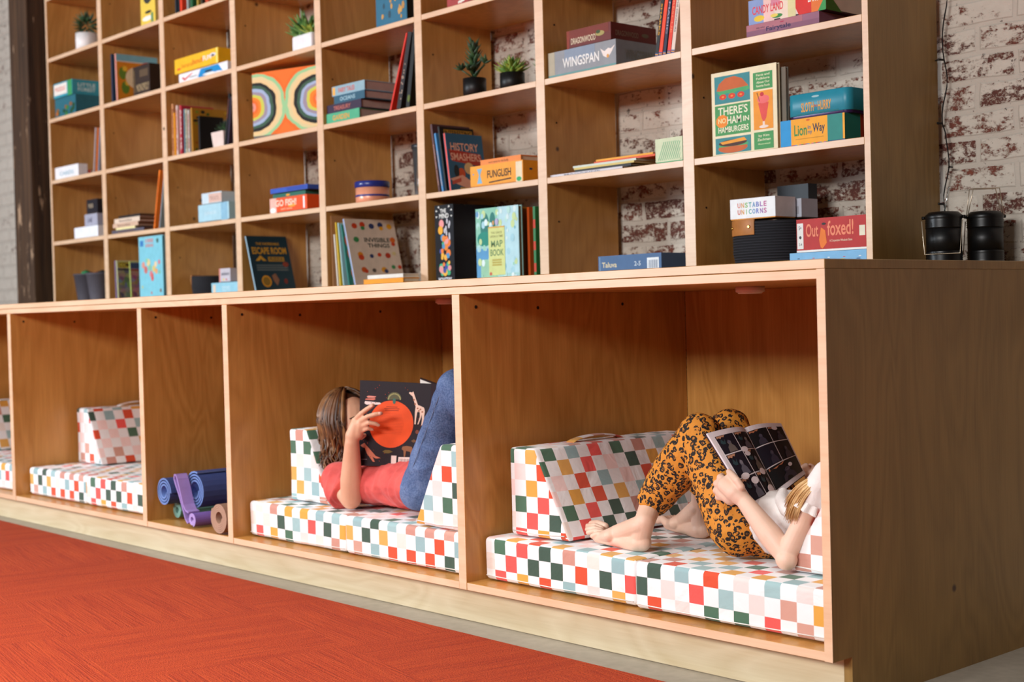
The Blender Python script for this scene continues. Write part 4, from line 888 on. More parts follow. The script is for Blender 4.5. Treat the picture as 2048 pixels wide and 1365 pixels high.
# c6 black fruit box, map book
def a_mind(b):
    b.txt('THE', 'f0eee8', .3, .9, .62, .95); b.txt('MIND', 'f0eee8', .25, .83, .75, .89)
    for a_ in (20, 50, 130, 160, 200, 340): b.art('f0eee8', [(.5+.36*math.cos(math.radians(a_)), .89+.09*math.sin(math.radians(a_))), (.5+.46*math.cos(math.radians(a_+6)), .89+.12*math.sin(math.radians(a_+6))), (.5+.46*math.cos(math.radians(a_-6)), .89+.12*math.sin(math.radians(a_-6)))])
    for i in range(10): b.art('c8c4cc', circ(.66+.14*math.sin(i*1.2), .79-.03*i, .045, .8, 8))
    rn = random.Random(4); cs = ['e8842a', '3fae7c', '34489a', 'f0b23a', 'e89a98', 'ee7a2a', '4a90c0']
    b.art('f09a98', circ(.36, .76, .13, .42)); b.art('f0a820', circ(.3, .68, .13, .42))
    for i in range(34): b.art(cs[i % 7], circ(rn.uniform(.28, .75), .1+.5*rn.random(), rn.uniform(.06, .13), .4, 12))
    b.txt('MONSTERS', 'e8e8f0', .15, .02, .85, .08)
    b.face('R', b.dm); b.txt('ages 8 and up', '6a6a60', .5, .08, .8, .11); b.art('3a322a', circ(.6, .45, .16, 1.1, 14))
x = gx(873, .79, z); w_ = gx(910, .79, z)-x; gamebox('tall black game box with a column of colourful dots on its edge', x, .79, z, w_, .19, gz(408, x+w_, .79)-z, '1c1b20', a_mind, rough=.25, base='141416')
def a_mapb(b):
    rn = random.Random(9)
    b.art('8cc8b0', rect(0, .5, .5, 1)); b.art('5a9ac8', rect(0, 0, .35, .45)); b.art('b8dce4', rect(.55, .1, 1, 1)); b.art('98c8a8', rect(.1, .02, .5, .3)); b.art('2c7a70', circ(.22, .72, .11, 2)); b.art('2c7a70', circ(.4, .8, .07, 2)); b.art('1f8a78', circ(.2, .58, .17, .6))
    for i in range(70): b.art(rn.choice(['b8e0d8', 'a8d4e0', '7ab8c8', '9cd0b8', 'd8ecec', '6aa0c8', 'c8dc9c', 'e0f0f0']), circ(rn.uniform(.03, .97), rn.uniform(.03, .97), rn.uniform(.02, .05), 1.2, 7))
    b.art('d3d88c', rect(.3, .08, .68, .74)); b.art('d8a850', rect(.3, .72, .68, .74)); b.txt('THE ONCE', '8a8a4a', .36, .64, .62, .67); b.txt('UPON A TIME', '8a8a4a', .34, .59, .64, .62); b.txt('MAP', '6a8a5a', .36, .46, .63, .55); b.txt('BOOK', '6a8a5a', .34, .34, .65, .43); stripes(b, 3, .38, .6, .2, .3, 'b8a850'); b.art('c8604a', circ(.34, .1, .03, .8)); b.art('b8b0d0', circ(.5, .8, .04, 1.2)); b.art('d8a060', circ(.42, .79, .02, 1.6))
x = gx(958, .78, z); w_ = gx(1040, .78, z)-x; book('painterly blue green MAP BOOK with orange spine standing face out', x-.008, .78, z, gz(410, x+w_, .78)-z, w_+.008, .016, 'a8d4d0', 'face', a_mapb, spine='d8622a', page=C('8a5a20'))
for pl_, c, tw, yb, hh, l in ((1044, 'b87a28', .009, .82, .225, 'tan book standing right behind the map book'), (1057, 'd85a20', .010, .82, .222, 'dark orange book behind the map book'), (1069, '2a7a44', .010, .80, .22, 'green and red striped spine against the upright')):
    x = gx(pl_, yb, z); x = min(x, CELL[6][1]-tw-.002); book(l, x, yb, z, hh, .15, tw, c, 'stand', (lambda b: [b.art('c83a20', rect(0, q_, 1, q_+.12)) for q_ in (.1, .4, .7)] and None) if c == '2a7a44' else None)
# c7 blue box
def a_bl(b):
    b.art('4a6a94', rect(0, 0, 1, .96)); b.art('8aa4c0', rect(.02, 0, .03, .95)); b.txt('Taluva', 'e0d0a8', .06, .38, .3, .66); b.txt('2-5', 'c8d4e0', .58, .4, .68, .64); b.art('e8ecf0', rect(.78, .18, .96, .78))
    for i in range(12): b.art('6a7a94', rect(.80+.012*i, .24, .80+.012*i+(.007 if i % 3 else .004), .66))
gb('blue game box with a white barcode label alone in its cubby', 0, 1197, 1323, 514, .775, .15, '4a6a94', a_bl, base='10141c')
# c8 basket, unicorns...
x = gx(1441, .80, z); basket('large charcoal rope basket with tan leather handle below the white UNSTABLE UNICORNS box', x+.105, .885, .105, .085, gz(447, x+.05, .80)-z, hx=-1.95)
hb = gz(447, x+.05, .80)-z+.008
def a_uni(b):
    cols = ['d86a5a', 'e8a04a', '8ac06a', '4ab0a8', '5a9ad0', '6a7ac8', 'a06ab8', 'c86aa0']
    for r_, wd in ((.56, 'UNSTABLE'), (.24, 'UNICORNS')):
        for i, ch in enumerate(wd): b.txt(ch, cols[i], .17+.083*i+(.024 if ch == 'I' else 0), r_, .17+.083*i+(.038 if ch == 'I' else .062), r_+.24)
    b.face('R', b.dm)
x0 = gx(1461, .812, z+hb); w_ = gx(1551, .812, z+hb)-x0; hu = gz(392, x0+w_, .812)-z-hb
gamebox('white UNSTABLE UNICORNS box lying on the rope basket', x0, .812, z+hb, w_, .085, hu, 'f2f2f4', a_uni, base='e0901c')
gamebox('white and grey box behind the unicorns box on the basket', x0+.075, .905, z+hb, .085, .07, hu-.004, 'c8ccd8', lambda b: b.art('a8a8b0', rect(.6, .2, .9, .6)))
t = thing('card_holder', 'dark translucent plastic holder standing behind the unicorns box', 'holder', (x0+.03, .975, z+hb)); b = MB(); b.box(0, .10, 0, .004, 0, .095); b.box(.10, .104, -.004, .035, 0, .095); b.build('plate', C('2c3238', .5), t); 
def a_out(b):
    b.art('e8e4e0', rect(.01, .1, .10, .88)); b.txt('5+', '3a3a3a', .035, .68, .075, .8); b.art('3a3a3a', circ(.055, .45, .018, 2.6)); b.txt('2-4', '6a6a6a', .035, .2, .08, .28)
    b.txt('Out', 'f08a6a', .14, .45, .32, .85); b.txt('foxed!', 'f08a6a', .45, .45, .82, .9); b.txt('A Cooperative Whodunit Game', 'f0c8b0', .48, .25, .8, .34); b.art('ec7a2c', [(.33, .35), (.36, .72), (.42, .62), (.44, .25), (.38, .08), (.35, .12)]); b.art('2c2c2c', circ(.40, .82, .03, 1.2)); b.art('e8e0c8', rect(.9, .4, .98, .7)); b.art('f0ece8', rect(0, 0, 1, .06))
def a_lb(b):
    rn = random.Random(2)
    for u in (.1, .3, .5, .7, .9): 
        b.art(rn.choice(['e8e0d0', '3a4a7a', 'd8c040']), circ(u, .3, .03, 1.4, 9)); b.art(rn.choice(['2c3a5a', 'd04a4a', 'f0f0f0']), circ(u+.02, .5, .018, 1.8, 9))
x = gx(1580, .775, z); xr_ = CELL[8][1]-.002; gamebox('light blue game box with tiny figures under the red Outfoxed! box', x, .775, z, xr_-x, .2, gz(508, x, .775)-z, '7db6e0', a_lb, base='3a7a50')
h0 = gz(508, x, .775)-z+.001
x = gx(1594, .778, z+h0); gamebox('red Outfoxed! game box on the light blue one', x, .778, z+h0, xr_-x, .2, .082, 'b82420', a_out, base='e8e4e0')
# ---------------------------------------------------------------- lanterns on the countertop
def lantern(label, x, y, up, rot):
    t = thing('camping_lantern', label, 'lantern', (x, y, WT+.0008), rot); K = C('0c0b0b', .36); W_ = C('d8c8b0', .3, .8)
    b = MB(); pr = [(.030, 0), (.043, .002), (.043, .012)]
    for k in range(4): pr += [(.0415, .014+.005*k), (.043, .0165+.005*k)]
    b.lathe(pr+[(.0415, .036), (.0415, .037)], 40); b.build('base', K, t)
    b = MB(); b.lathe([(.0412, .037), (.0412, .092)], 40); b.build('shade', C('0e0d0d', .42), t)
    b = MB(); pr = [(.0415, .091)]
    for k in range(4): pr += [(.0430, .094+.005*k), (.0415, .0965+.005*k)]
    b.lathe(pr+[(.043, .115), (.043, .122), (.034, .130), (.012, .132)], 40); b.build('cap', K, t)
    for sx in (-1, 1):
        b = MB(); b.tube([(sx*.042, 0, .118), (sx*.050, 0, .118)], .004, 10); b.build('pivot', K, t)
    for sy in (-1, 1):
        b = MB()
        if up: pts = [(-.044, sy*.004, .118), (-.032, sy*.012, .185), (.032, sy*.012, .185), (.044, sy*.004, .118)]
        else: pts = [(-.046, sy*.043, .108), (-.040, sy*.0455, .030), (.040, sy*.0455, .030), (.046, sy*.043, .108)]
        b.tube(pts, .0013, 8, up=(0, 1, 0)); b.build('wire_handle', W_, t)
    return t
lx = gx(1888, .90, .88); t = lantern('black camping lantern with folded wire handles, left one beside the bookcase end', lx, .90, False, .45)
b = MB(); b.tube([(.0, .02, .13), (.012, .02, .19)], .0016, 8); b.tube([(.012, .02, .19), (.02, .02, .188)], .001, 6); b.build('hook', C('e8f0f0', .15, .9), t)
lx = gx(1974, .99, .88); lantern('black camping lantern with wire handles raised, right one on the countertop end', lx-.004, .99, True, .9)
# string lights hanging down the wall beside the bookcase
t = thing('string_lights', 'dark wire string of small bulbs hanging on the brick wall right of the bookcase', 'string lights', (XR+.012, 1.07, .95))
b = MB(); pts = []
for i in range(40):
    zz = 1.75-.0225*i; px_ = 1886+5*math.sin(i*.7)+ (4 if i > 25 else 0)
    pts.append((gx(px_, 1.075, zz)-t.location.x+.004, .005+.002*math.sin(i*1.3), zz-.95))
b.tube(pts, .0017, 6); b.build('wire', C('14110f', .7), t)
for i, (zz, sx) in enumerate(((1.50, 1), (1.345, -1), (1.19, -1), (1.07, 1), (.995, -1), (1.58, -1))):
    k = min(range(40), key=lambda q_: abs(pts[q_][2]+.95-zz)); p = Vector(pts[k]); b = MB(); b.tube([p, p+Vector((sx*.008, -.012, .001)), p+Vector((sx*.018, -.012, -.001))], [.0028, .0028, .0012], 8); b.build('bulb', C('1a1614', .4), t)
# ---------------------------------------------------------------- yoga mats
def mat_roll(label, x, y0, z, r, L, cols, turns=3.2, r0=.018, tail=None, rz=0, th=.005):
    t = thing('yoga_mat', label, 'yoga mat', (x, y0, z), rz)
    b = MB(); n = int(turns*20); out = []; inn = []
    for i in range(n+1):
        a = 2*math.pi*turns*i/n; rr_ = r0+(r-r0)*i/n; out.append((math.cos(-a)*rr_, math.sin(-a)*rr_)); inn.append((math.cos(-a)*(rr_-th), math.sin(-a)*(rr_-th)))
    nv = len(b.v)
    for i in range(n):
        A, B, Cc, D = out[i], out[i+1], inn[i+1], inn[i]
        for hh, (p0, p1, p2, p3) in ((0, (A, B, Cc, D)), (L, (A, B, Cc, D))): b.poly([(p0[0], hh, p0[1]), (p1[0], hh, p1[1]), (p2[0], hh, p2[1]), (p3[0], hh, p3[1])], 1)
        b.poly([(A[0], 0, A[1]), (B[0], 0, B[1]), (B[0], L, B[1]), (A[0], L, A[1])], 0, smooth=True); b.poly([(D[0], 0, D[1]), (Cc[0], 0, Cc[1]), (Cc[0], L, Cc[1]), (D[0], L, D[1])], 1, smooth=True)
    for q_ in (0, n): A, D = out[q_], inn[q_]; b.poly([(A[0], 0, A[1]), (D[0], 0, D[1]), (D[0], L, D[1]), (A[0], L, A[1])], 1)
    b.build('roll', [C(cols[0], .75), C(cols[1], .7)], t); return t
NB, NL = '37477e', '6f8cc8'
def gyz(px, x, z): return gy(px, x, z)
def zr(px, py, y): p = at(px, py, y=y); return p.x, p.z
fz = FL+.002
mat_roll('dark blue yoga mat roll at the left, lying on the sage green roll', -2.548, gyz(328, -2.548, .19), gz(985, -2.548, gyz(328, -2.548, .19)), .047, .55, (NB, NL), 3.0, .019)
xb_ = gx(390, .055, .2); zb_ = fz+.046+.060
mat_roll('large dark blue yoga mat roll lying on top of the purple and tan rolls', xb_, .055, zb_, .060, .62, (NB, NL), 3.8, .026)
mat_roll('tan brown yoga mat roll at the bottom right against the divider', -2.156, gyz(438, -2.156, .14), fz+.047, .047, .62, ('9a7662', 'b08c76'), 4.6, .020)
mat_roll('sage green yoga mat roll at the bottom, behind the purple strap', gx(353, .08, .14)+.004, .08, fz+.027, .027, .50, ('5f8f84', '7aa89c'), 3.0, .013)
xp_ = gx(384, .015, .13)
tp = mat_roll('purple yoga mat roll at the bottom front with its loose end looped up', xp_, .015, fz+.024, .0225, .60, ('7a5fae', 'b39ad8'), 2.2, .010, th=.005)
b = MB(); prof = [(-.016, -.012), (-.030, .000), (-.040, .020), (-.052, .045), (-.066, .072), (-.084, .100), (-.094, .118), (-.092, .131), (-.083, .132), (-.073, .118), (-.062, .092), (-.052, .066), (-.042, .042), (-.028, .026), (-.010, .0215)]
for i in range(len(prof)-1):
    (x0, z0), (x1, z1) = prof[i], prof[i+1]; d_ = Vector((x1-x0, z1-z0)); nn = Vector((-d_.y, d_.x)).normalized()*.0024
    b.prism([(x0+nn.x, z0+nn.y), (x1+nn.x, z1+nn.y), (x1-nn.x, z1-nn.y), (x0-nn.x, z0-nn.y)], -.006, .032, 'y')
b.build('loose_end', C('a58acb', .7), tp)
# ---------------------------------------------------------------- children
def qmesh(): return bmesh.new()
def _frame(d, up=(0, 0, 1)):
    d = Vector(d).normalized(); u = Vector(up).cross(d)
    if u.length < 1e-3: u = Vector((1, 0, 0)).cross(d)
    u.normalize(); return u, d.cross(u), d
def cone(bm, p0, p1, r0, r1, caps='rr', flat=1.0, up=(0, 0, 1), n=20):
    """tapered limb; caps r = rounded end, f = flat end; flat scales the thickness along up"""
    p0, p1 = Vector(p0), Vector(p1); u, v, d = _frame(p1-p0, up)
    L = (p1-p0).length; k = max(2, int(L/.012)); rings = []
    for i in range(k+1):
        f = i/k; c = p0.lerp(p1, f); r_ = r0+(r1-r0)*f
        rings.append([bm.verts.new(c+u*(math.cos(2*math.pi*j/n)*r_)+v*(math.sin(2*math.pi*j/n)*r_*flat)) for j in range(n)])
    for a, b in zip(rings, rings[1:]):
        for j in range(n): bm.faces.new((a[j], a[(j+1) % n], b[(j+1) % n], b[j]))
    bm.faces.new(rings[0][::-1]); bm.faces.new(rings[-1])
    for cpt, c, r_ in ((caps[0], p0, r0), (caps[1], p1, r1)):
        if cpt == 'r': ell(bm, c, (r_, r_*flat, r_), (u, v, d))
def ell(bm, c, r, fr=None, seg=20):
    if isinstance(r, (int, float)): r = (r, r, r)
    u, v, d = fr or (Vector((1, 0, 0)), Vector((0, 1, 0)), Vector((0, 0, 1)))
    M_ = Matrix((Vector(u)*r[0], Vector(v)*r[1], Vector(d)*r[2])).transposed().to_4x4(); M_.translation = Vector(c)
    bmesh.ops.create_uvsphere(bm, u_segments=seg, v_segments=seg//2+2, radius=1, matrix=M_)
def chain(bm, pts, rs, caps='rr', flat=1.0, up=(0, 0, 1)):
    for i in range(len(pts)-1):
        c = (caps[0] if i == 0 else 'r')+(caps[1] if i == len(pts)-2 else 'r')
        cone(bm, pts[i], pts[i+1], rs[i], rs[i+1], c, flat, up)
def grow(name, bm, mat, parent=None, voxel=.003, smooth=3, folds=0, fs=18, fdir=None, origin=None):
    bmesh.ops.recalc_face_normals(bm, faces=bm.faces)
    if origin is None and parent is not None: origin = parent.location
    if origin is not None:
        for v in bm.verts: v.co -= Vector(origin)
    me = bpy.data.meshes.new(name); bm.to_mesh(me); bm.free()
    o = bpy.data.objects.new(name, me); COL.objects.link(o)
    m = o.modifiers.new('r', 'REMESH'); m.mode = 'VOXEL'; m.voxel_size = voxel; m.use_smooth_shade = True
    if smooth: m = o.modifiers.new('s', 'SMOOTH'); m.factor = .5; m.iterations = smooth
    dg = bpy.context.evaluated_depsgraph_get(); m2 = bpy.data.meshes.new_from_object(o.evaluated_get(dg)); m2.name = name
    o.modifiers.clear(); o.data = m2; bpy.data.meshes.remove(me)
    if folds:
        ns = [v.normal.copy() for v in m2.vertices]
        for v, n_ in zip(m2.vertices, ns):
            q = v.co*fs
            if fdir: q = Vector((q.x*fdir[0], q.y*fdir[1], q.z*fdir[2]))
            k = 1-abs(noise.noise(q+Vector((3.1, 1.7, 9.2))))*2.2; v.co += n_*(folds*k)
    m2.materials.clear(); m2.materials.append(mat)
    for p in m2.polygons: p.use_smooth = True
    if parent: o.parent = parent
    return o
def skinmat(name, a, b):
    m = newmat(name, .5); t = NT(m); v = t.coord('Object'); t.base(t.ramp(t.noise(v, 14, 3), [(.35, a), (.65, b)]))
    t.p(Subsurface_Weight=.12, Subsurface_Radius=(.012, .005, .003)); t.bump(t.noise(v, 400, 2), .05, .0005); return m
M_SKIN = skinmat('skin', 'dba888', 'e2b495'); M_SKINP = skinmat('skin_pale', 'e3bda6', 'e9c7b2')
M_NAIL = C('e2ac98', .4)
def cloth(name, col, dark, rough=.85, sc=60):
    m = newmat(name, rough); t = NT(m); v = t.coord('Object'); n = t.noise(v, sc, 3)
    t.base(t.ramp(n, [(.3, dark), (.7, col)])); t.bump(t.noise(v, 30, 4, .6, .6), .5, .006); t.p(Sheen_Weight=.1); return m
def fingers(bm, specs):
    for pts, r_ in specs: chain(bm, pts, [r_*1.05]+[r_]*(len(pts)-2)+[r_*.82])
def hair(name, parent, c, f, u, R_, mat, n=150, L=.10, wave=.006, span=2.3, th=.0042, seed=1, drift=Vector((0, 0, 0)), down=Vector((0, 0, -1)), cover=.30):
    """locks that start at the crown parting, follow the skull and then hang down"""
    f, u = Vector(f).normalized(), Vector(u).normalized(); s_ = f.cross(u); c = Vector(c); rn = random.Random(seed); b = MB()
    for i in range(n):
        ph = -span+2*span*(i+rn.random())/n; side = -f*math.cos(ph)+s_*math.sin(ph)
        k0 = rn.uniform(.05, .35); lay = 1.02+rn.uniform(0, .13); pts = []; rs = []
        aend = math.pi*(.56+.06*rn.random())
        for q in range(8):
            a = k0+(aend-k0)*q/7
            pts.append(c+(u*math.cos(a)*R_[2]+side*math.sin(a)*(R_[0]))*lay)
        Ln = L*rn.uniform(.65, 1.1); w1, w2 = rn.uniform(0, 6), rn.uniform(0, 6); base_ = pts[-1]
        for q in range(1, 8):
            g = q/7; p = base_+down*(Ln*g)+drift*g*g+side*(-.012*g)+(s_*math.sin(w1+g*7)+f*math.sin(w2+g*6))*wave*g
            pts.append(p)
        rs = [th*(.7+.5*min(1, q/4)) for q in range(8)]+[th*(1.2-1.0*q/7) for q in range(1, 8)]
        b.tube([p-parent.location for p in pts], rs, 6, flat=.7, mi=rn.choice((0, 1, 2)))
    return b.build(name, mat, parent)
# ======================= child in coral shirt =======================
Y1 = .205
hd = at(697, 850, y=Y1); hd.x += .004
t1 = thing('person', 'child in coral T-shirt and blue jeans, lying back behind a dark picture book', 'person', (at(800, 1000, y=Y1).x, Y1, SEAT+.006))
nk = at(704, 918, y=Y1); shR = at(676, 958, y=.135); shL = Vector((shR.x+.02, .295, shR.z)); 
ch = at(735, 972, y=Y1); ch.z = SEAT+.075; hp = at(868, 985, y=Y1); hp.z = SEAT+.078
kR = at(912, 778, y=.16); kL = Vector((kR.x+.035, .285, kR.z+.015)); hR = Vector((hp.x+.010, .155, hp.z-.004)); hL = Vector((hp.x+.010, .265, hp.z-.004))
aR = Vector((-1.155, .17, .458)); aL = Vector((-1.155, .29, .462))
elb = at(702, 1000, y=.105); elb.z = max(elb.z, SEAT+.034); wr = at(704, 885, y=.078)
bm = qmesh()
ell(bm, hd, (.073, .066, .084)); ell(bm, hd+Vector((.022, 0, -.030)), (.048, .047, .050))
ell(bm, hd+Vector((.078, 0, -.012)), (.012, .009, .014)); cone(bm, hd+Vector((.070, 0, .004)), hd+Vector((.082, 0, -.014)), .007, .009)
ell(bm, hd+Vector((.066, 0, -.044)), (.010, .018, .006)); ell(bm, hd+Vector((.064, 0, -.054)), (.011, .016, .006))
for sy in (-1, 1): ell(bm, hd+Vector((-.004, sy*.066, -.010)), (.013, .006, .020))
cone(bm, hd+Vector((-.01, 0, -.05)), nk+Vector((.01, 0, -.03)), .032, .036)
chain(bm, [ch+Vector((-.02, 0, 0)), ch.lerp(hp, .5), hp], [.052, .05, .055], flat=1.6, up=(0, 1, 0))
for sh, hh, kk, aa in ((shR, hR, kR, aR), (shL, hL, kL, aL)):
    chain(bm, [hh, kk], [.052, .038]); chain(bm, [kk, kk.lerp(aa, .35), aa], [.038, .037, .022])
    cone(bm, aa, aa+Vector((.03, 0, -.010)), .020, .017); cone(bm, aa+Vector((.022, 0, -.008)), aa+Vector((.022, 0, .09)), .018, .014, flat=1.3, up=(0, 1, 0))
chain(bm, [shR, shR.lerp(elb, .55), elb, elb.lerp(wr, .35), wr], [.034, .031, .0285, .030, .0195])
# right hand spread on the back cover
P = lambda px, py, y: at(px, py, y=y)
pc = P(709, 862, .082)
chain(bm, [wr, P(706, 872, .080), P(713, 850, .083)], [.0185, .021, .017]); cone(bm, P(716, 868, .086), P(722, 846, .086), .015, .012); cone(bm, P(706, 862, .078), P(710, 842, .080), .012, .010)
fingers(bm, [([P(712, 838, .080), P(722, 828, .078), P(734, 819, .088), P(746, 811, .098)], .0068),
             ([P(720, 843, .082), P(735, 834, .080), P(750, 829.5, .092), P(762, 827.5, .104)], .0066),
             ([P(724, 852, .086), P(738, 846, .086), P(750, 848, .098), P(757, 851, .106)], .0062),
             ([P(725, 862, .090), P(736, 857, .092), P(745, 860, .104)], .0056),
             ([P(712, 872, .094), P(722, 876, .108), P(731, 870, .122)], .0068)])
# left arm holding the far side of the book
lel = Vector((shL.x+.14, .345, SEAT+.05)); lwr = P(742, 900, .315); lwr = Vector((hd.x+.10, .335, .375))
chain(bm, [shL, lel, lwr], [.034, .028, .019]); lp = lwr+Vector((.012, -.004, .045)); cone(bm, lwr, lp, .018, .019)
fingers(bm, [([lp+Vector((0, -.005, .010*k-.012)), lp+Vector((.03, -.012, .012*k-.01)), lp+Vector((.05, -.022, .012*k-.012))], .006) for k in range(4)]+[([lp+Vector((-.008, -.01, -.015)), lp+Vector((-.002, -.032, -.002))], .007)])
grow('body', bm, M_SKIN, t1, .0028, 3)
b = MB()
for px, py, y in ((746, 811, .0925), (762, 827.5, .0985)):
    p = P(px-2, py+.8, y) - t1.location; b.lathe([(.0001, .0), (.0034, .0006), (.0030, -.001)], 12, (0, 0, 0)); 
    n_ = len(b.v)//1
b = MB()
for (q0, q1) in (((740, 814.5, .0865), (746, 810.5, .0915)), ((757, 827.5, .0925), (763, 826.8, .098))):
    b.tube([P(*q0)-t1.location, P(*q1)-t1.location], [.0042, .0038], 10, flat=.4, up=(0, 1, 0))
b.build('fingernails', M_NAIL, t1)
for sy in (-1, 1):
    bm = qmesh(); ell(bm, hd+Vector((.0635, sy*.025, .008)), (.009, .0115, .0085)); e = grow('eye', bm, C('f0ece6', .2), t1, .0015, 0)
    bm = qmesh(); ell(bm, hd+Vector((.0705, sy*.0255, .006)), (.0035, .0055, .0055)); grow('iris', bm, C('3a2416', .15), t1, .0008, 0)
    b = MB(); b.tube([hd-t1.location+Vector((.068, sy*.012, .024)), hd-t1.location+Vector((.067, sy*.026, .027)), hd-t1.location+Vector((.058, sy*.040, .022))], [.0018, .0026, .0012], 6); b.build('eyebrow', C('3a2416', .8), t1)
# coral shirt
M_CORAL = cloth('coral_jersey', 'de5f58', 'c94a47', .85, 25)
bm = qmesh(); OV = Vector((0, 0, .0))
chain(bm, [ch+Vector((-.055, 0, .0)), ch, ch.lerp(hp, .5), hp+Vector((-.005, 0, .0))], [.050, .064, .061, .066], caps='rf', flat=1.55, up=(0, 1, 0))
cone(bm, hd+Vector((-.01, 0, -.085)), ch+Vector((-.02, 0, 0)), .040, .06)
u_ = (elb-shR); chain(bm, [shR+Vector((.01, .01, 0)), shR.lerp(elb, .30), shR.lerp(elb, .70)], [.046, .046, .044], caps='rf')
u_ = (lel-shL); chain(bm, [shL, shL.lerp(lel, .55)], [.046, .044], caps='rf')
cone(bm, shR.lerp(elb, .35)+Vector((-.01, 0, 0)), shR.lerp(elb, .66)+Vector((-.006, .0, -.012)), .044, .046, 'rf')
cone(bm, shR, shL, .045, .045)
grow('shirt', bm, M_CORAL, t1, .0035, 3, .0060, 15, (1.7, 1, .7))
# jeans
m = newmat('blue_denim', .85); t = NT(m); v = t.coord('Object'); f1 = t.noise(v, 9, 4, .6); f2 = t.noise(v, 260, 2)
t.base(t.mix(.25, t.ramp(f1, [(.3, '2f4368'), (.55, '4c6796'), (.75, '7b93bd')]), t.ramp(f2, [(.4, '2b3c5c'), (.6, '7f93b5')]))); t.bump(t.math('ADD', f1, t.math('MULTIPLY', f2, .3)), .5, .006)
bm = qmesh()
ell(bm, hp+Vector((.012, 0, -.002)), (.056, .092, .066))
for hh, kk, aa in ((hR, kR, aR), (hL, kL, aL)):
    chain(bm, [hh, hh.lerp(kk, .5), kk], [.057, .051, .046]); chain(bm, [kk, kk.lerp(aa, .4), kk.lerp(aa, .97)], [.050, .046, .034], 'rf')
jo = grow('jeans', bm, m, t1, .0035, 3, .0035, 16, (1, 1, 1))
b = MB(); st = [hR.lerp(kR, q/8)+Vector((.004, -.0585+.010*q/8, .004)) for q in range(9)]
b.tube([p-t1.location for p in st], .0008, 6); b.build('seam', C('66718c', .8), jo)
mh = []
for i, (a, c_) in enumerate((('2c1c12', '4a3020'), ('3f2817', '6b4628'), ('5a3a20', '94683c'))):
    m = newmat('brown_hair_%d' % i, .42); t = NT(m); v = t.coord('Object'); t.base(t.ramp(t.noise(v, 25, 3), [(.3, a), (.7, c_)])); mh.append(m)
bm = qmesh(); ell(bm, hd+Vector((-.014, 0, .014)), (.068, .070, .078)); grow('hair_cap', bm, mh[0], t1, .004, 2)
hair('hair', t1, hd+Vector((-.008, 0, .010)), (1, 0, -.08), (-.08, 0, 1), (.073, .070, .084), mh, 300, .115, .012, 2.42, .0052, 3, drift=Vector((.004, -.008, 0)))
# picture book held by the child in coral
mbk = PB()
yO, yS = .112, .205
TLp, TRp, BLp = P(720, 761, yO), P(863, 768, yS), P(718, 932, yO)
_n = (TRp-TLp).cross(BLp-TLp); _r = ray(847, 935); BRp = CP+_r*(_n.dot(TLp-CP)/_n.dot(_r))
bk = thing('picture_book', 'black picture book with an orange disc and small animals, held by the coral child', 'book', tuple(BRp))
def plane_box(name, A, B, C_, D, th, mats, parent, flip=1):
    """thin board with corners A top-left, B top-right, C bottom-right, D bottom-left; thickness away from the viewer"""
    n_ = (B-A).cross(D-A).normalized()*th*flip; b = MB(); o_ = parent.location; q = [p-o_ for p in (A, B, C_, D)]; r_ = [p+n_ for p in q]
    b.poly(q); b.poly(r_[::-1]); 
    for i in range(4): j = (i+1) % 4; b.poly([q[i], r_[i], r_[j], q[j]])
    return b.build(name, mats, parent)
M_BK = C('17141c', .45)
nb = (TRp-TLp).cross(BLp-TLp).normalized(); nb = nb if nb.y > 0 else -nb
fl_ = 1 if (TRp-TLp).cross(BLp-TLp).y > 0 else -1
plane_box('back_cover', TLp, TRp, BRp, BLp, .0028, M_BK, bk, fl_)
A2, D2 = Vector((TLp.x+.02, yS+.10, TLp.z-.002)), Vector((BLp.x+.02, yS+.10, BLp.z-.002))
S0, S1 = TRp+Vector((.012, .010, 0)), BRp+Vector((.012, .010, 0))
plane_box('spine', TRp, S0, S1, BRp, .0028, C('2a2028', .45), bk, fl_); plane_box('front_cover', S0+Vector((0, .002, 0)), A2, D2, S1+Vector((0, .002, 0)), .0028, M_BK, bk, fl_)
ins = nb*.004; 
def lerp4(u, v, off=0.0): return TLp.lerp(TRp, u).lerp(BLp.lerp(BRp, u), 1-v)-nb*off
q = [lerp4(.03, .97, -.004), lerp4(.985, .97, -.004), lerp4(.985, .03, -.004), lerp4(.03, .03, -.004)]; plane_box('pages', *q, .007, C('e8e2d6', .8), bk, fl_)
q = [S0.lerp(A2, .05)+Vector((-.004, -.004, -.004)), S0.lerp(A2, .96)+Vector((-.002, -.004, -.004)), S1.lerp(D2, .96)+Vector((-.002, -.004, .004)), S1.lerp(D2, .05)+Vector((-.004, -.004, .004))]
plane_box('pages', *q, .005, C('e8e2d6', .8), bk, -fl_)
class SB(PB):
    """prints on a slanted board"""
    def P(s, u, v, e): return tuple(lerp4(u, v, e)-bk.location)
b = SB()
b.art('e2501a', circ(.47, .50, .325, .86, 48))
for i in range(14): b.art('c23f12', rect(.28+.02*abs(7-i)*.3, .62-.018*i, .66-.02*abs(7-i)*.3, .624-.018*i))
for i, (w_) in enumerate((.16, .22, .2)): b.art('8a2c10', rect(.47-w_/2, .70-.02*i, .47+w_/2, .708-.02*i))
cr = 'e8c9b4'; br_ = 'a8684a'
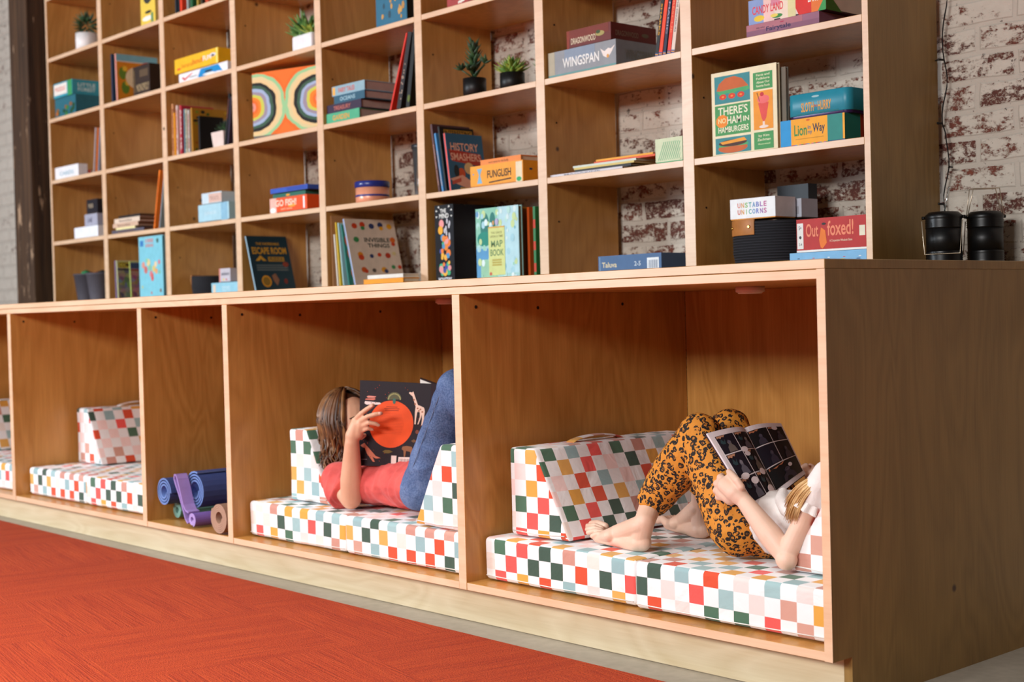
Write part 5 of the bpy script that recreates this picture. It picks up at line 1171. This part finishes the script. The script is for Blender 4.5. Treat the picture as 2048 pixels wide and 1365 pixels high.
# snake, peacock, giraffe, tiger, fish, mammal, insects
b.art('e7d3cd', [(.07, .735), (.08, .76), (.30, .75), (.31, .735), (.27, .725), (.1, .72)]); b.art('c8705e', [(.08, .775), (.09, .79), (.22, .80), (.23, .785), (.2, .775)]); b.art('d88a7a', [(.10, .815), (.13, .825), (.24, .82), (.22, .805), (.12, .8)])
b.art('5a5a3e', circ(.50, .80, .10, .8, 24, 0, 200)); 
for k in range(12): a = math.radians(8+15*k); b.art('a8a468', circ(.50+.085*math.cos(a), .79+.07*math.sin(a), .010, .9, 6))
b.art('3c6a5c', circ(.50, .775, .022, 1.6))
b.art(cr, [(.70, .875), (.71, .89), (.745, .885), (.76, .90), (.775, .87), (.84, .74), (.88, .73), (.93, .71), (.945, .67), (.94, .56), (.925, .50), (.91, .50), (.915, .57), (.905, .63), (.895, .58), (.87, .51), (.855, .51), (.88, .60), (.875, .655), (.84, .66), (.83, .58), (.83, .51), (.81, .51), (.81, .58), (.805, .66), (.81, .72), (.755, .84)]); 
for q in ((.80, .75), (.84, .70), (.88, .69), (.91, .66), (.78, .80), (.86, .67)): b.art(br_, circ(q[0], q[1], .014, .8, 6))
b.art('c47458', [(.02, .24), (.08, .27), (.14, .22), (.2, .17), (.26, .12), (.34, .095), (.26, .09), (.21, .11), (.25, .05), (.22, .05), (.17, .10), (.12, .15), (.09, .21), (.05, .22)])
b.art('6a5a2a', [(.36, .175), (.40, .195), (.46, .195), (.52, .175), (.46, .155), (.40, .155)]); b.art('8a5a3a', [(.66, .24), (.72, .25), (.80, .24), (.82, .20), (.81, .12), (.79, .12), (.78, .18), (.72, .19), (.71, .12), (.69, .12), (.68, .19), (.65, .21)]); b.art('6a4a2a', [(.78, .31), (.82, .33), (.88, .31), (.82, .29)]); b.art('7a4030', circ(.86, .42, .028, .9, 7))
rn = random.Random(8)
for i in range(46):
    u, v = rn.uniform(.05, .95), rn.uniform(.05, .96)
    if (u-.47)**2+((v-.5)/.86)**2 > .36**2: b.art('8c3426', circ(u, v, .0065, .9, 5))
b.art('e4d2c8', rect(.50, .035, .58, .13)); b.art('e4d2c8', rect(.61, .035, .87, .115))
for i in range(14): b.art('6a5a58', rect(.63+.016*i, .05, .63+.016*i+(.008 if i % 3 else .004), .095))
b.art('8a8088', rect(.04, .075, .13, .081)); b.done('back_cover_print', bk)
# ======================= reader with the comic =======================
t2 = thing('person', 'blonde child in white top and leopard print trousers reclining barefoot with a comic', 'person', (at(1500, 1090, y=.25).x, .25, SEAT+.006))
def Q(px, py, y): return at(px, py, y=y)
yl, yr = .165, .365
heel = at(1281, 1086, z=SEAT+.020); ank = Q(1289, 1045, heel.y); 
kn = Q(1398, 874, .20); hemp = Q(1301, 1012, .175)
hpl = Q(1478, 1072, .19); hpl.z = max(hpl.z, SEAT+.072); hpr = Vector((hpl.x+.01, .315, hpl.z)); hc = (hpl+hpr)/2+Vector((.03, 0, .0))
knr = Q(1458, 864, .345); heel2 = at(1402, 1060, z=SEAT+.020); ank2 = Q(1402, 1012, heel2.y); hemr = Q(1404, 985, heel2.y-.01)
chs = Q(1590, 1022, .265); shl = Q(1647, 958, .158); shr = Vector((shl.x+.0, .37, shl.z-.005)); chs = Vector((-.225, .27, .305))
elb2 = Q(1572, 1112, .125); elb2.z = max(elb2.z, SEAT+.030); wr2 = Q(1487, 1001, .125)
hd2 = Vector((-.096, .37, .398))
bm = qmesh()
ell(bm, hd2, (.066, .062, .066)); ell(bm, hd2+Vector((-.030, 0, -.022)), (.040, .042, .040)); ell(bm, hd2+Vector((-.066, 0, -.004)), (.012, .008, .010)); ell(bm, hd2+Vector((-.058, 0, -.030)), (.009, .016, .006)); ell(bm, hd2+Vector((-.056, 0, -.038)), (.009, .014, .005))
for sy in (-1, 1): ell(bm, hd2+Vector((.004, sy*.062, -.006)), (.011, .006, .018))
cone(bm, hd2+Vector((-.01, -.02, -.04)), (shl+shr)/2+Vector((-.02, 0, -.02)), .030, .034)
chain(bm, [hc, hc.lerp(chs, .5), chs], [.058, .050, .056], flat=1.5, up=(0, 1, 0)); cone(bm, shl+Vector((0, .03, -.01)), shr+Vector((0, -.03, -.01)), .032, .032)
for hh, kk, hm, an in ((hpl, kn, hemp, ank), (hpr, knr, hemr, ank2)): chain(bm, [hh, kk], [.055, .038]); chain(bm, [kk, kk.lerp(hm, .4), hm, an], [.038, .040, .0245, .0225])
def foot(bm, heel, ank, toe_c, toes, sgn):
    """toes: list of (base, mid, tip, r)"""
    ell(bm, heel+Vector((.002, 0, .002)), (.024, .021, .022)); cone(bm, ank, heel+Vector((0, 0, .008)), .0225, .0215)
    ell(bm, ank+Vector((-.004, -.020*1, -.006)), (.009, .005, .009)); ell(bm, ank+Vector((-.004, .020, .0)), (.009, .005, .009))
    mid = heel.lerp(toe_c, .52)+Vector((0, 0, .012)); cone(bm, ank+Vector((-.008, 0, -.008)), mid, .0235, .021, flat=1.15, up=(0, 1, 0)); cone(bm, mid, toe_c+Vector((.022, 0, .002)), .0195, .0135, flat=1.9, up=(0, 1, 0))
    cone(bm, heel, mid+Vector((0, 0, -.006)), .020, .017, flat=1.2, up=(0, 1, 0))
    for dy in (-.009, .006): cone(bm, heel+Vector((-.006, dy*.6, -.003)), toe_c+Vector((.018, dy*1.6, .003)), .0165, .0135)
    for bs, md, tp, r_ in toes: chain(bm, [bs, md, tp], [r_*1.05, r_*.95, r_])
zf = SEAT+.0125
tc = at(1195, 1076, z=zf); Y = heel.y
toes = []
for k, (bx_, by_, tx, ty, yo, r_) in enumerate(((1206, 1071, 1185, 1073, -.026, .0060), (1204, 1066, 1177, 1066, -.014, .0060), (1202, 1062, 1175, 1059.5, -.002, .0062), (1203, 1058, 1176, 1053, .010, .0064), (1210, 1054, 1184, 1049, .029, .0088))):
    bs = Q(bx_, by_, tc.y+yo*.9); tp = Q(tx, ty, tc.y+yo)
    tp.z = max(tp.z, SEAT+r_+.004); md = bs.lerp(tp, .5)+Vector((0, 0, .0045)); toes.append((bs, md, tp, r_))
foot(bm, heel, ank, Vector((tc.x, tc.y, zf+.002)), toes, 1)
tc2 = at(1340, 1040, z=zf+.004); tc2 = Vector((heel2.x-.135, heel2.y+.035, zf+.004)); toes2 = []
for k, (yo, L, r_) in enumerate(((-.024, .028, .0095), (-.010, .032, .0072), (0.0, .030, .0070), (.010, .027, .0068), (.020, .022, .0064))):
    bs = tc2+Vector((.020, yo*.9, .006)); tp = bs+Vector((-L-.004, .004, .004)); toes2.append((bs, bs.lerp(tp, .5)+Vector((0, 0, .006)), tp, r_))
foot(bm, heel2, ank2, tc2, toes2, 1)
# left arm and hand holding the comic edge
chain(bm, [shl, shl.lerp(elb2, .5), elb2, elb2.lerp(wr2, .35), wr2], [.0195, .0190, .0210, .0245, .0165])
ell(bm, elb2+Vector((.004, -.004, -.006)), (.022, .022, .022))
chain(bm, [wr2, Q(1470, 985, .122), Q(1452, 972, .128)], [.0165, .0215, .0185]); cone(bm, Q(1462, 995, .125), Q(1445, 985, .130), .017, .015); cone(bm, Q(1474, 975, .125), Q(1456, 962, .132), .014, .012)
fingers(bm, [([Q(1449, 964, .128), Q(1441, 956, .140), Q(1446, 952, .170)], .0082), ([Q(1444, 973, .124), Q(1434, 968, .136), Q(1442, 968, .168)], .0083), ([Q(1442, 984, .122), Q(1433, 982, .134), Q(1442, 984, .166)], .0080), ([Q(1446, 995, .122), Q(1437, 995, .132), Q(1447, 999, .160)], .0074),
             ([Q(1482, 975, .118), Q(1474, 962, .116), Q(1463, 950, .132), Q(1458, 944, .142)], .0078)])
elr = Vector((-.20, .455, .30)); wrr = Q(1628, 960, .425); hr = Q(1622, 944, .43)
chain(bm, [shr, elr, wrr, hr], [.031, .026, .017, .017]); fingers(bm, [([hr+Vector((-.002, 0, .006*k-.006)), Q(1612-2*k, 932+5*k, .405), Q(1602-k, 936+6*k, .388)], .0062) for k in range(4)]+[([hr, Q(1606, 948, .40), Q(1598, 951, .37)], .0066)])
grow('body', bm, M_SKINP, t2, .0019, 2)
for sy in (-1, 1):
    bm = qmesh(); ell(bm, hd2+Vector((-.0565, sy*.022, .010)), (.008, .0105, .0075)); grow('eye', bm, C('f0ece6', .2), t2, .0015, 0)
b = MB()
for bs, md, tp, r_ in toes: b.tube([tp-t2.location+Vector((.002, 0, r_*.75)), tp-t2.location+Vector((-.005, 0, r_*.62))], [r_*.55, r_*.45], 10, flat=.35)
b.build('toenails', M_NAIL, t2)
# leopard trousers
m = newmat('leopard_print', .8); t = NT(m); v = t.coord('Object')
nv = t.n.new('ShaderNodeTexNoise'); nv.inputs['Scale'].default_value = 70; t.lk(v, nv.inputs['Vector'])
ad = t.n.new('ShaderNodeVectorMath'); ad.operation = 'MULTIPLY_ADD'; ad.inputs[1].default_value = (.010, .010, .010); t.lk(nv.outputs['Color'], ad.inputs[0]); t.lk(v, ad.inputs[2])
vo = t.n.new('ShaderNodeTexVoronoi'); vo.inputs['Scale'].default_value = 82; vo.inputs['Randomness'].default_value = .85; t.lk(ad.outputs[0], vo.inputs['Vector'])
n2 = t.noise(v, 110, 2, .6); d = vo.outputs['Distance']
ring = t.math('MULTIPLY', t.math('GREATER_THAN', d, .23), t.math('LESS_THAN', d, .52)); ring = t.math('MULTIPLY', ring, t.math('GREATER_THAN', n2, .42))
dots = t.math('LESS_THAN', d, t.math('MULTIPLY', t.math('GREATER_THAN', n2, .54), .19)); spot = t.math('MAXIMUM', ring, dots)
inner = t.mix(t.math('LESS_THAN', d, .27), 'd0882a', 'b4701e'); t.base(t.mix(spot, inner, '17100c')); t.bump(t.noise(v, 24, 3, .5, .5), .5, .008)
bm = qmesh()
ell(bm, hc+Vector((-.012, 0, -.004)), (.070, .095, .068)); 
for hh, kk, hm in ((hpl, kn, hemp), (hpr, knr, hemr)):
    chain(bm, [hh, hh.lerp(kk, .5), kk], [.064, .056, .047]); cone(bm, kk, kk+Vector((.004, 0, .006)), .046, .044)
    d_ = (hm-kk).normalized(); chain(bm, [kk, kk.lerp(hm, .30), kk.lerp(hm, .62), hm], [.046, .050, .045, .0325], 'rf')
cone(bm, hc, hc.lerp(chs, .3), .064, .058, flat=1.45, up=(0, 1, 0))
grow('trousers', bm, m, t2, .003, 2, .0030, 17, (1.2, 1, .8))
# white top with ruffled sleeve
M_WH = cloth('white_cotton', 'efecea', 'e2dcda', .85, 30)
bm = qmesh()
chain(bm, [hc.lerp(chs, .08), hc.lerp(chs, .5), chs, chs+Vector((.05, .01, .02))], [.068, .060, .060, .050], 'fr', 1.5, (0, 1, 0))
cone(bm, shl+Vector((.012, .035, -.012)), shr+Vector((-.01, -.02, -.012)), .028, .040)
sd = (elb2-shl).normalized(); cone(bm, shl+sd*-.01, shl+sd*.055, .0255, .0255, 'rf'); cone(bm, shr, shr.lerp(elr, .45), .042, .042, 'rf')
top = grow('top', bm, M_WH, t2, .0032, 3, .0035, 16, (1, 1, 1))
b = MB(); pr = []; u_, v_, w_ = _frame(sd)
for j in range(64):
    a = 2*math.pi*j/64; pr.append((a, .0255+.0015*math.sin(9*a), .031+.004*math.sin(9*a+.6)))
c0 = shl+sd*.052-t2.location; c1_ = shl+sd*.070-t2.location
for j in range(64):
    a0, r0, r1 = pr[j]; a1, q0, q1 = pr[(j+1) % 64]
    e = lambda c, a, r_: c+u_*(math.cos(a)*r_)+v_*(math.sin(a)*r_)
    b.poly([e(c0, a0, r0), e(c0, a1, q0), e(c1_, a1, q1), e(c1_, a0, r1)], smooth=True); b.poly([e(c0, a0, r0-.002), e(c1_, a0, r1-.002), e(c1_, a1, q1-.002), e(c0, a1, q0-.002)], smooth=True)
b.build('sleeve_ruffle', M_WH, top)
bm = qmesh(); cl = Q(1578, 1015, .20); chain(bm, [Q(1566, 985, .21), Q(1562, 1000, .19), Q(1572, 1020, .175), Q(1590, 1035, .165)], [.010, .013, .014, .012])
grow('collar', bm, M_WH, top, .003, 3, origin=t2.location)
mh2 = []
for i, (a, c_) in enumerate((('b58a52', 'd8b27a'), ('caa066', 'ecd09c'), ('a87c44', 'd0a566'))):
    m = newmat('blonde_hair_%d' % i, .4); t = NT(m); v = t.coord('Object'); t.base(t.ramp(t.noise(v, 25, 3), [(.3, a), (.7, c_)])); mh2.append(m)
bm = qmesh(); ell(bm, hd2+Vector((.012, 0, .008)), (.062, .064, .062)); grow('hair_cap', bm, mh2[0], t2, .004, 2)
b = MB(); rn = random.Random(11)
for i in range(230):
    g = rn.random(); st = hd2+Vector((rn.uniform(-.03, .03), rn.uniform(-.085, -.05), rn.uniform(-.02, .035)))
    en = Q(1570+22*g+rn.uniform(-3, 3), 1004+40*rn.random()+10*g, .116+.012*rn.random()); m1 = Q(1672, 932+14*g+6*rn.random(), .17); m2_ = Q(1594+22*g, 940+12*g+8*rn.random(), .104+.014*rn.random())
    pts = []
    for q in range(16):
        f_ = q/15; h_ = 1-f_; pts.append(st*h_**3+m1*(3*h_*h_*f_)+m2_*(3*h_*f_*f_)+en*f_**3)
    b.tube([p-t2.location for p in pts], [.0028*(1-.85*(q/15)**3) for q in range(16)], 6, flat=.6, mi=rn.choice((0, 1, 1, 2)))
b.build('hair', mh2, t2)
# the comic
yA, yM, yB = .160, .275, .390
cTL, cTM, cTR = Q(1414, 867, yA), Q(1488, 857, yM), Q(1562, 847, yB)
cBL, cBM, cBR = Q(1507, 1019, yA), Q(1556, 992, yM), Q(1611, 948, yB)
ck = thing('comic_book', 'open comic with dark night panels and white speech bubbles held by the blonde reader', 'comic book', tuple(cBM))
nrm = (cTR-cTL).cross(cBL-cTL).normalized(); nrm = nrm if nrm.x > 0 else -nrm
def surf(side, u, v, off=0.0):
    """page surface; u 0..1 from the left edge of that page, v 0..1 from the bottom"""
    if side == 0: a, b_, c_, d_ = cTL, cTM, cBM, cBL
    else: a, b_, c_, d_ = cTM, cTR, cBR, cBM
    bul = .010*math.sin(math.pi*(u if side else 1-u)**.7 if 0 < (u if side else 1-u) < 1 else 0)
    return a.lerp(b_, u).lerp(d_.lerp(c_, u), 1-v)+nrm*(bul+off)-ck.location
def sheet(name, side, u0, u1, v0, v1, off, th, mat, parent):
    b = MB(); n = 14
    for i in range(n):
        a0, a1 = u0+(u1-u0)*i/n, u0+(u1-u0)*(i+1)/n
        F_ = [surf(side, a0, v0, off), surf(side, a1, v0, off), surf(side, a1, v1, off), surf(side, a0, v1, off)]; G_ = [surf(side, a0, v0, off-th), surf(side, a1, v0, off-th), surf(side, a1, v1, off-th), surf(side, a0, v1, off-th)]
        b.poly(F_, smooth=False); b.poly(G_[::-1]); b.poly([F_[0], G_[0], G_[1], F_[1]]); b.poly([F_[3], F_[2], G_[2], G_[3]])
        if i == 0: b.poly([F_[0], F_[3], G_[3], G_[0]])
        if i == n-1: b.poly([F_[1], G_[1], G_[2], F_[2]])
    return b.build(name, mat, parent)
class CB(PB):
    side = 0
    def P(s, u, v, e): return tuple(surf(s.side, u, v, e))
    def art(s, col, pts): s.lay += 1; s.poly([s.P(u, v, .0011+.00003*s.lay) for u, v in pts], s.c(col))
    def panel(s, u0, v0, u1, v1, col):
        s.lay += 1; e = .0004; n = 28
        for i in range(n): a, c_ = u0+(u1-u0)*i/n, u0+(u1-u0)*(i+1)/n; s.poly([s.P(a, v0, e), s.P(c_, v0, e), s.P(c_, v1, e), s.P(a, v1, e)], s.c(col))
rn = random.Random(21)
for side in (0, 1):
    cvr = sheet('cover', side, -.02 if side == 0 else 0, 1 if side == 0 else 1.02, -.012, 1.012, -.0045, .0012, C('3a1c1e', .4), ck)
    pg = sheet('page_block', side, 0, 1, 0, 1, 0, .0042, C('ded6da', .7), ck)
    b = CB(); b.side = side; b.panel(0, 0, .001, .001, '15131b'); cols_ = ((.10, .53), (.55, .99)) if side == 0 else ((.01, .46), (.48, .95)); rows_ = ((.69, .93), (.375, .675), (.07, .36))
    for r_, (v0, v1) in enumerate(rows_):
        for c_i, (u0, u1) in enumerate(cols_):
            if side == 1 and r_ == 2 and c_i == 1: continue
            if side == 1 and r_ == 2: u1 = .95
            b.panel(u0, v0, u1, v1, rn.choice(['15131b', '1a1824', '18161c', '14161a']))
            uu, vv = u1-u0, v1-v0
            def pp(pts): return [(u0+uu*a, v0+vv*c) for a, c in pts]
            if r_ != 1 or side == 0: b.art('a8684a' if side else 'b8866a', pp([(.03, .97), (.5, .97), (.4, .86), (.3, .9), (.22, .82), (.12, .88), (.03, .84)]))
            fx_ = rn.uniform(.45, .65); g_ = rn.choice(['4a4858', '5c5a66', '3c3a50', '6a625e'] if side == 0 else ['33303f', '3c3846'])
            b.art(g_, pp([(fx_-.22, .03), (fx_-.18, .3), (fx_-.06, .42), (fx_-.1, .55), (fx_, .68), (fx_+.12, .6), (fx_+.1, .42), (fx_+.2, .3), (fx_+.25, .03)]))
            b.art(rn.choice(['7a7680', '8a8078', '5a586a'] if side == 0 else ['46424e', '4e4a58']), pp(circ(fx_+.02, .56, .08, 1.2, 9)))
            if side == 0: b.art('2c4248', pp([(.1, .6), (.2, .8), (.3, .62), (.4, .78), (.35, .5), (.2, .5)]))
    bub = ((.60, .685, .20, .12), (.62, .62, .16, .10), (.25, .37, .22, .13), (.42, .28, .20, .15), (.78, .35, .20, .15), (.75, .10, .24, .2)) if side == 0 else ((.68, .90, .18, .11), (.62, .27, .14, .10))
    for (u, v, w_, h_) in bub:
        b.art('e0d6da', circ(u, v, w_/2, h_/w_*.62, 18)); b.txt('to be or', '6a626a', u-w_*.3, v+.006, u+w_*.3, v+.022); b.txt('not so', '6a626a', u-w_*.22, v-.022, u+w_*.22, v-.006)
    b.done('page_print', pg)
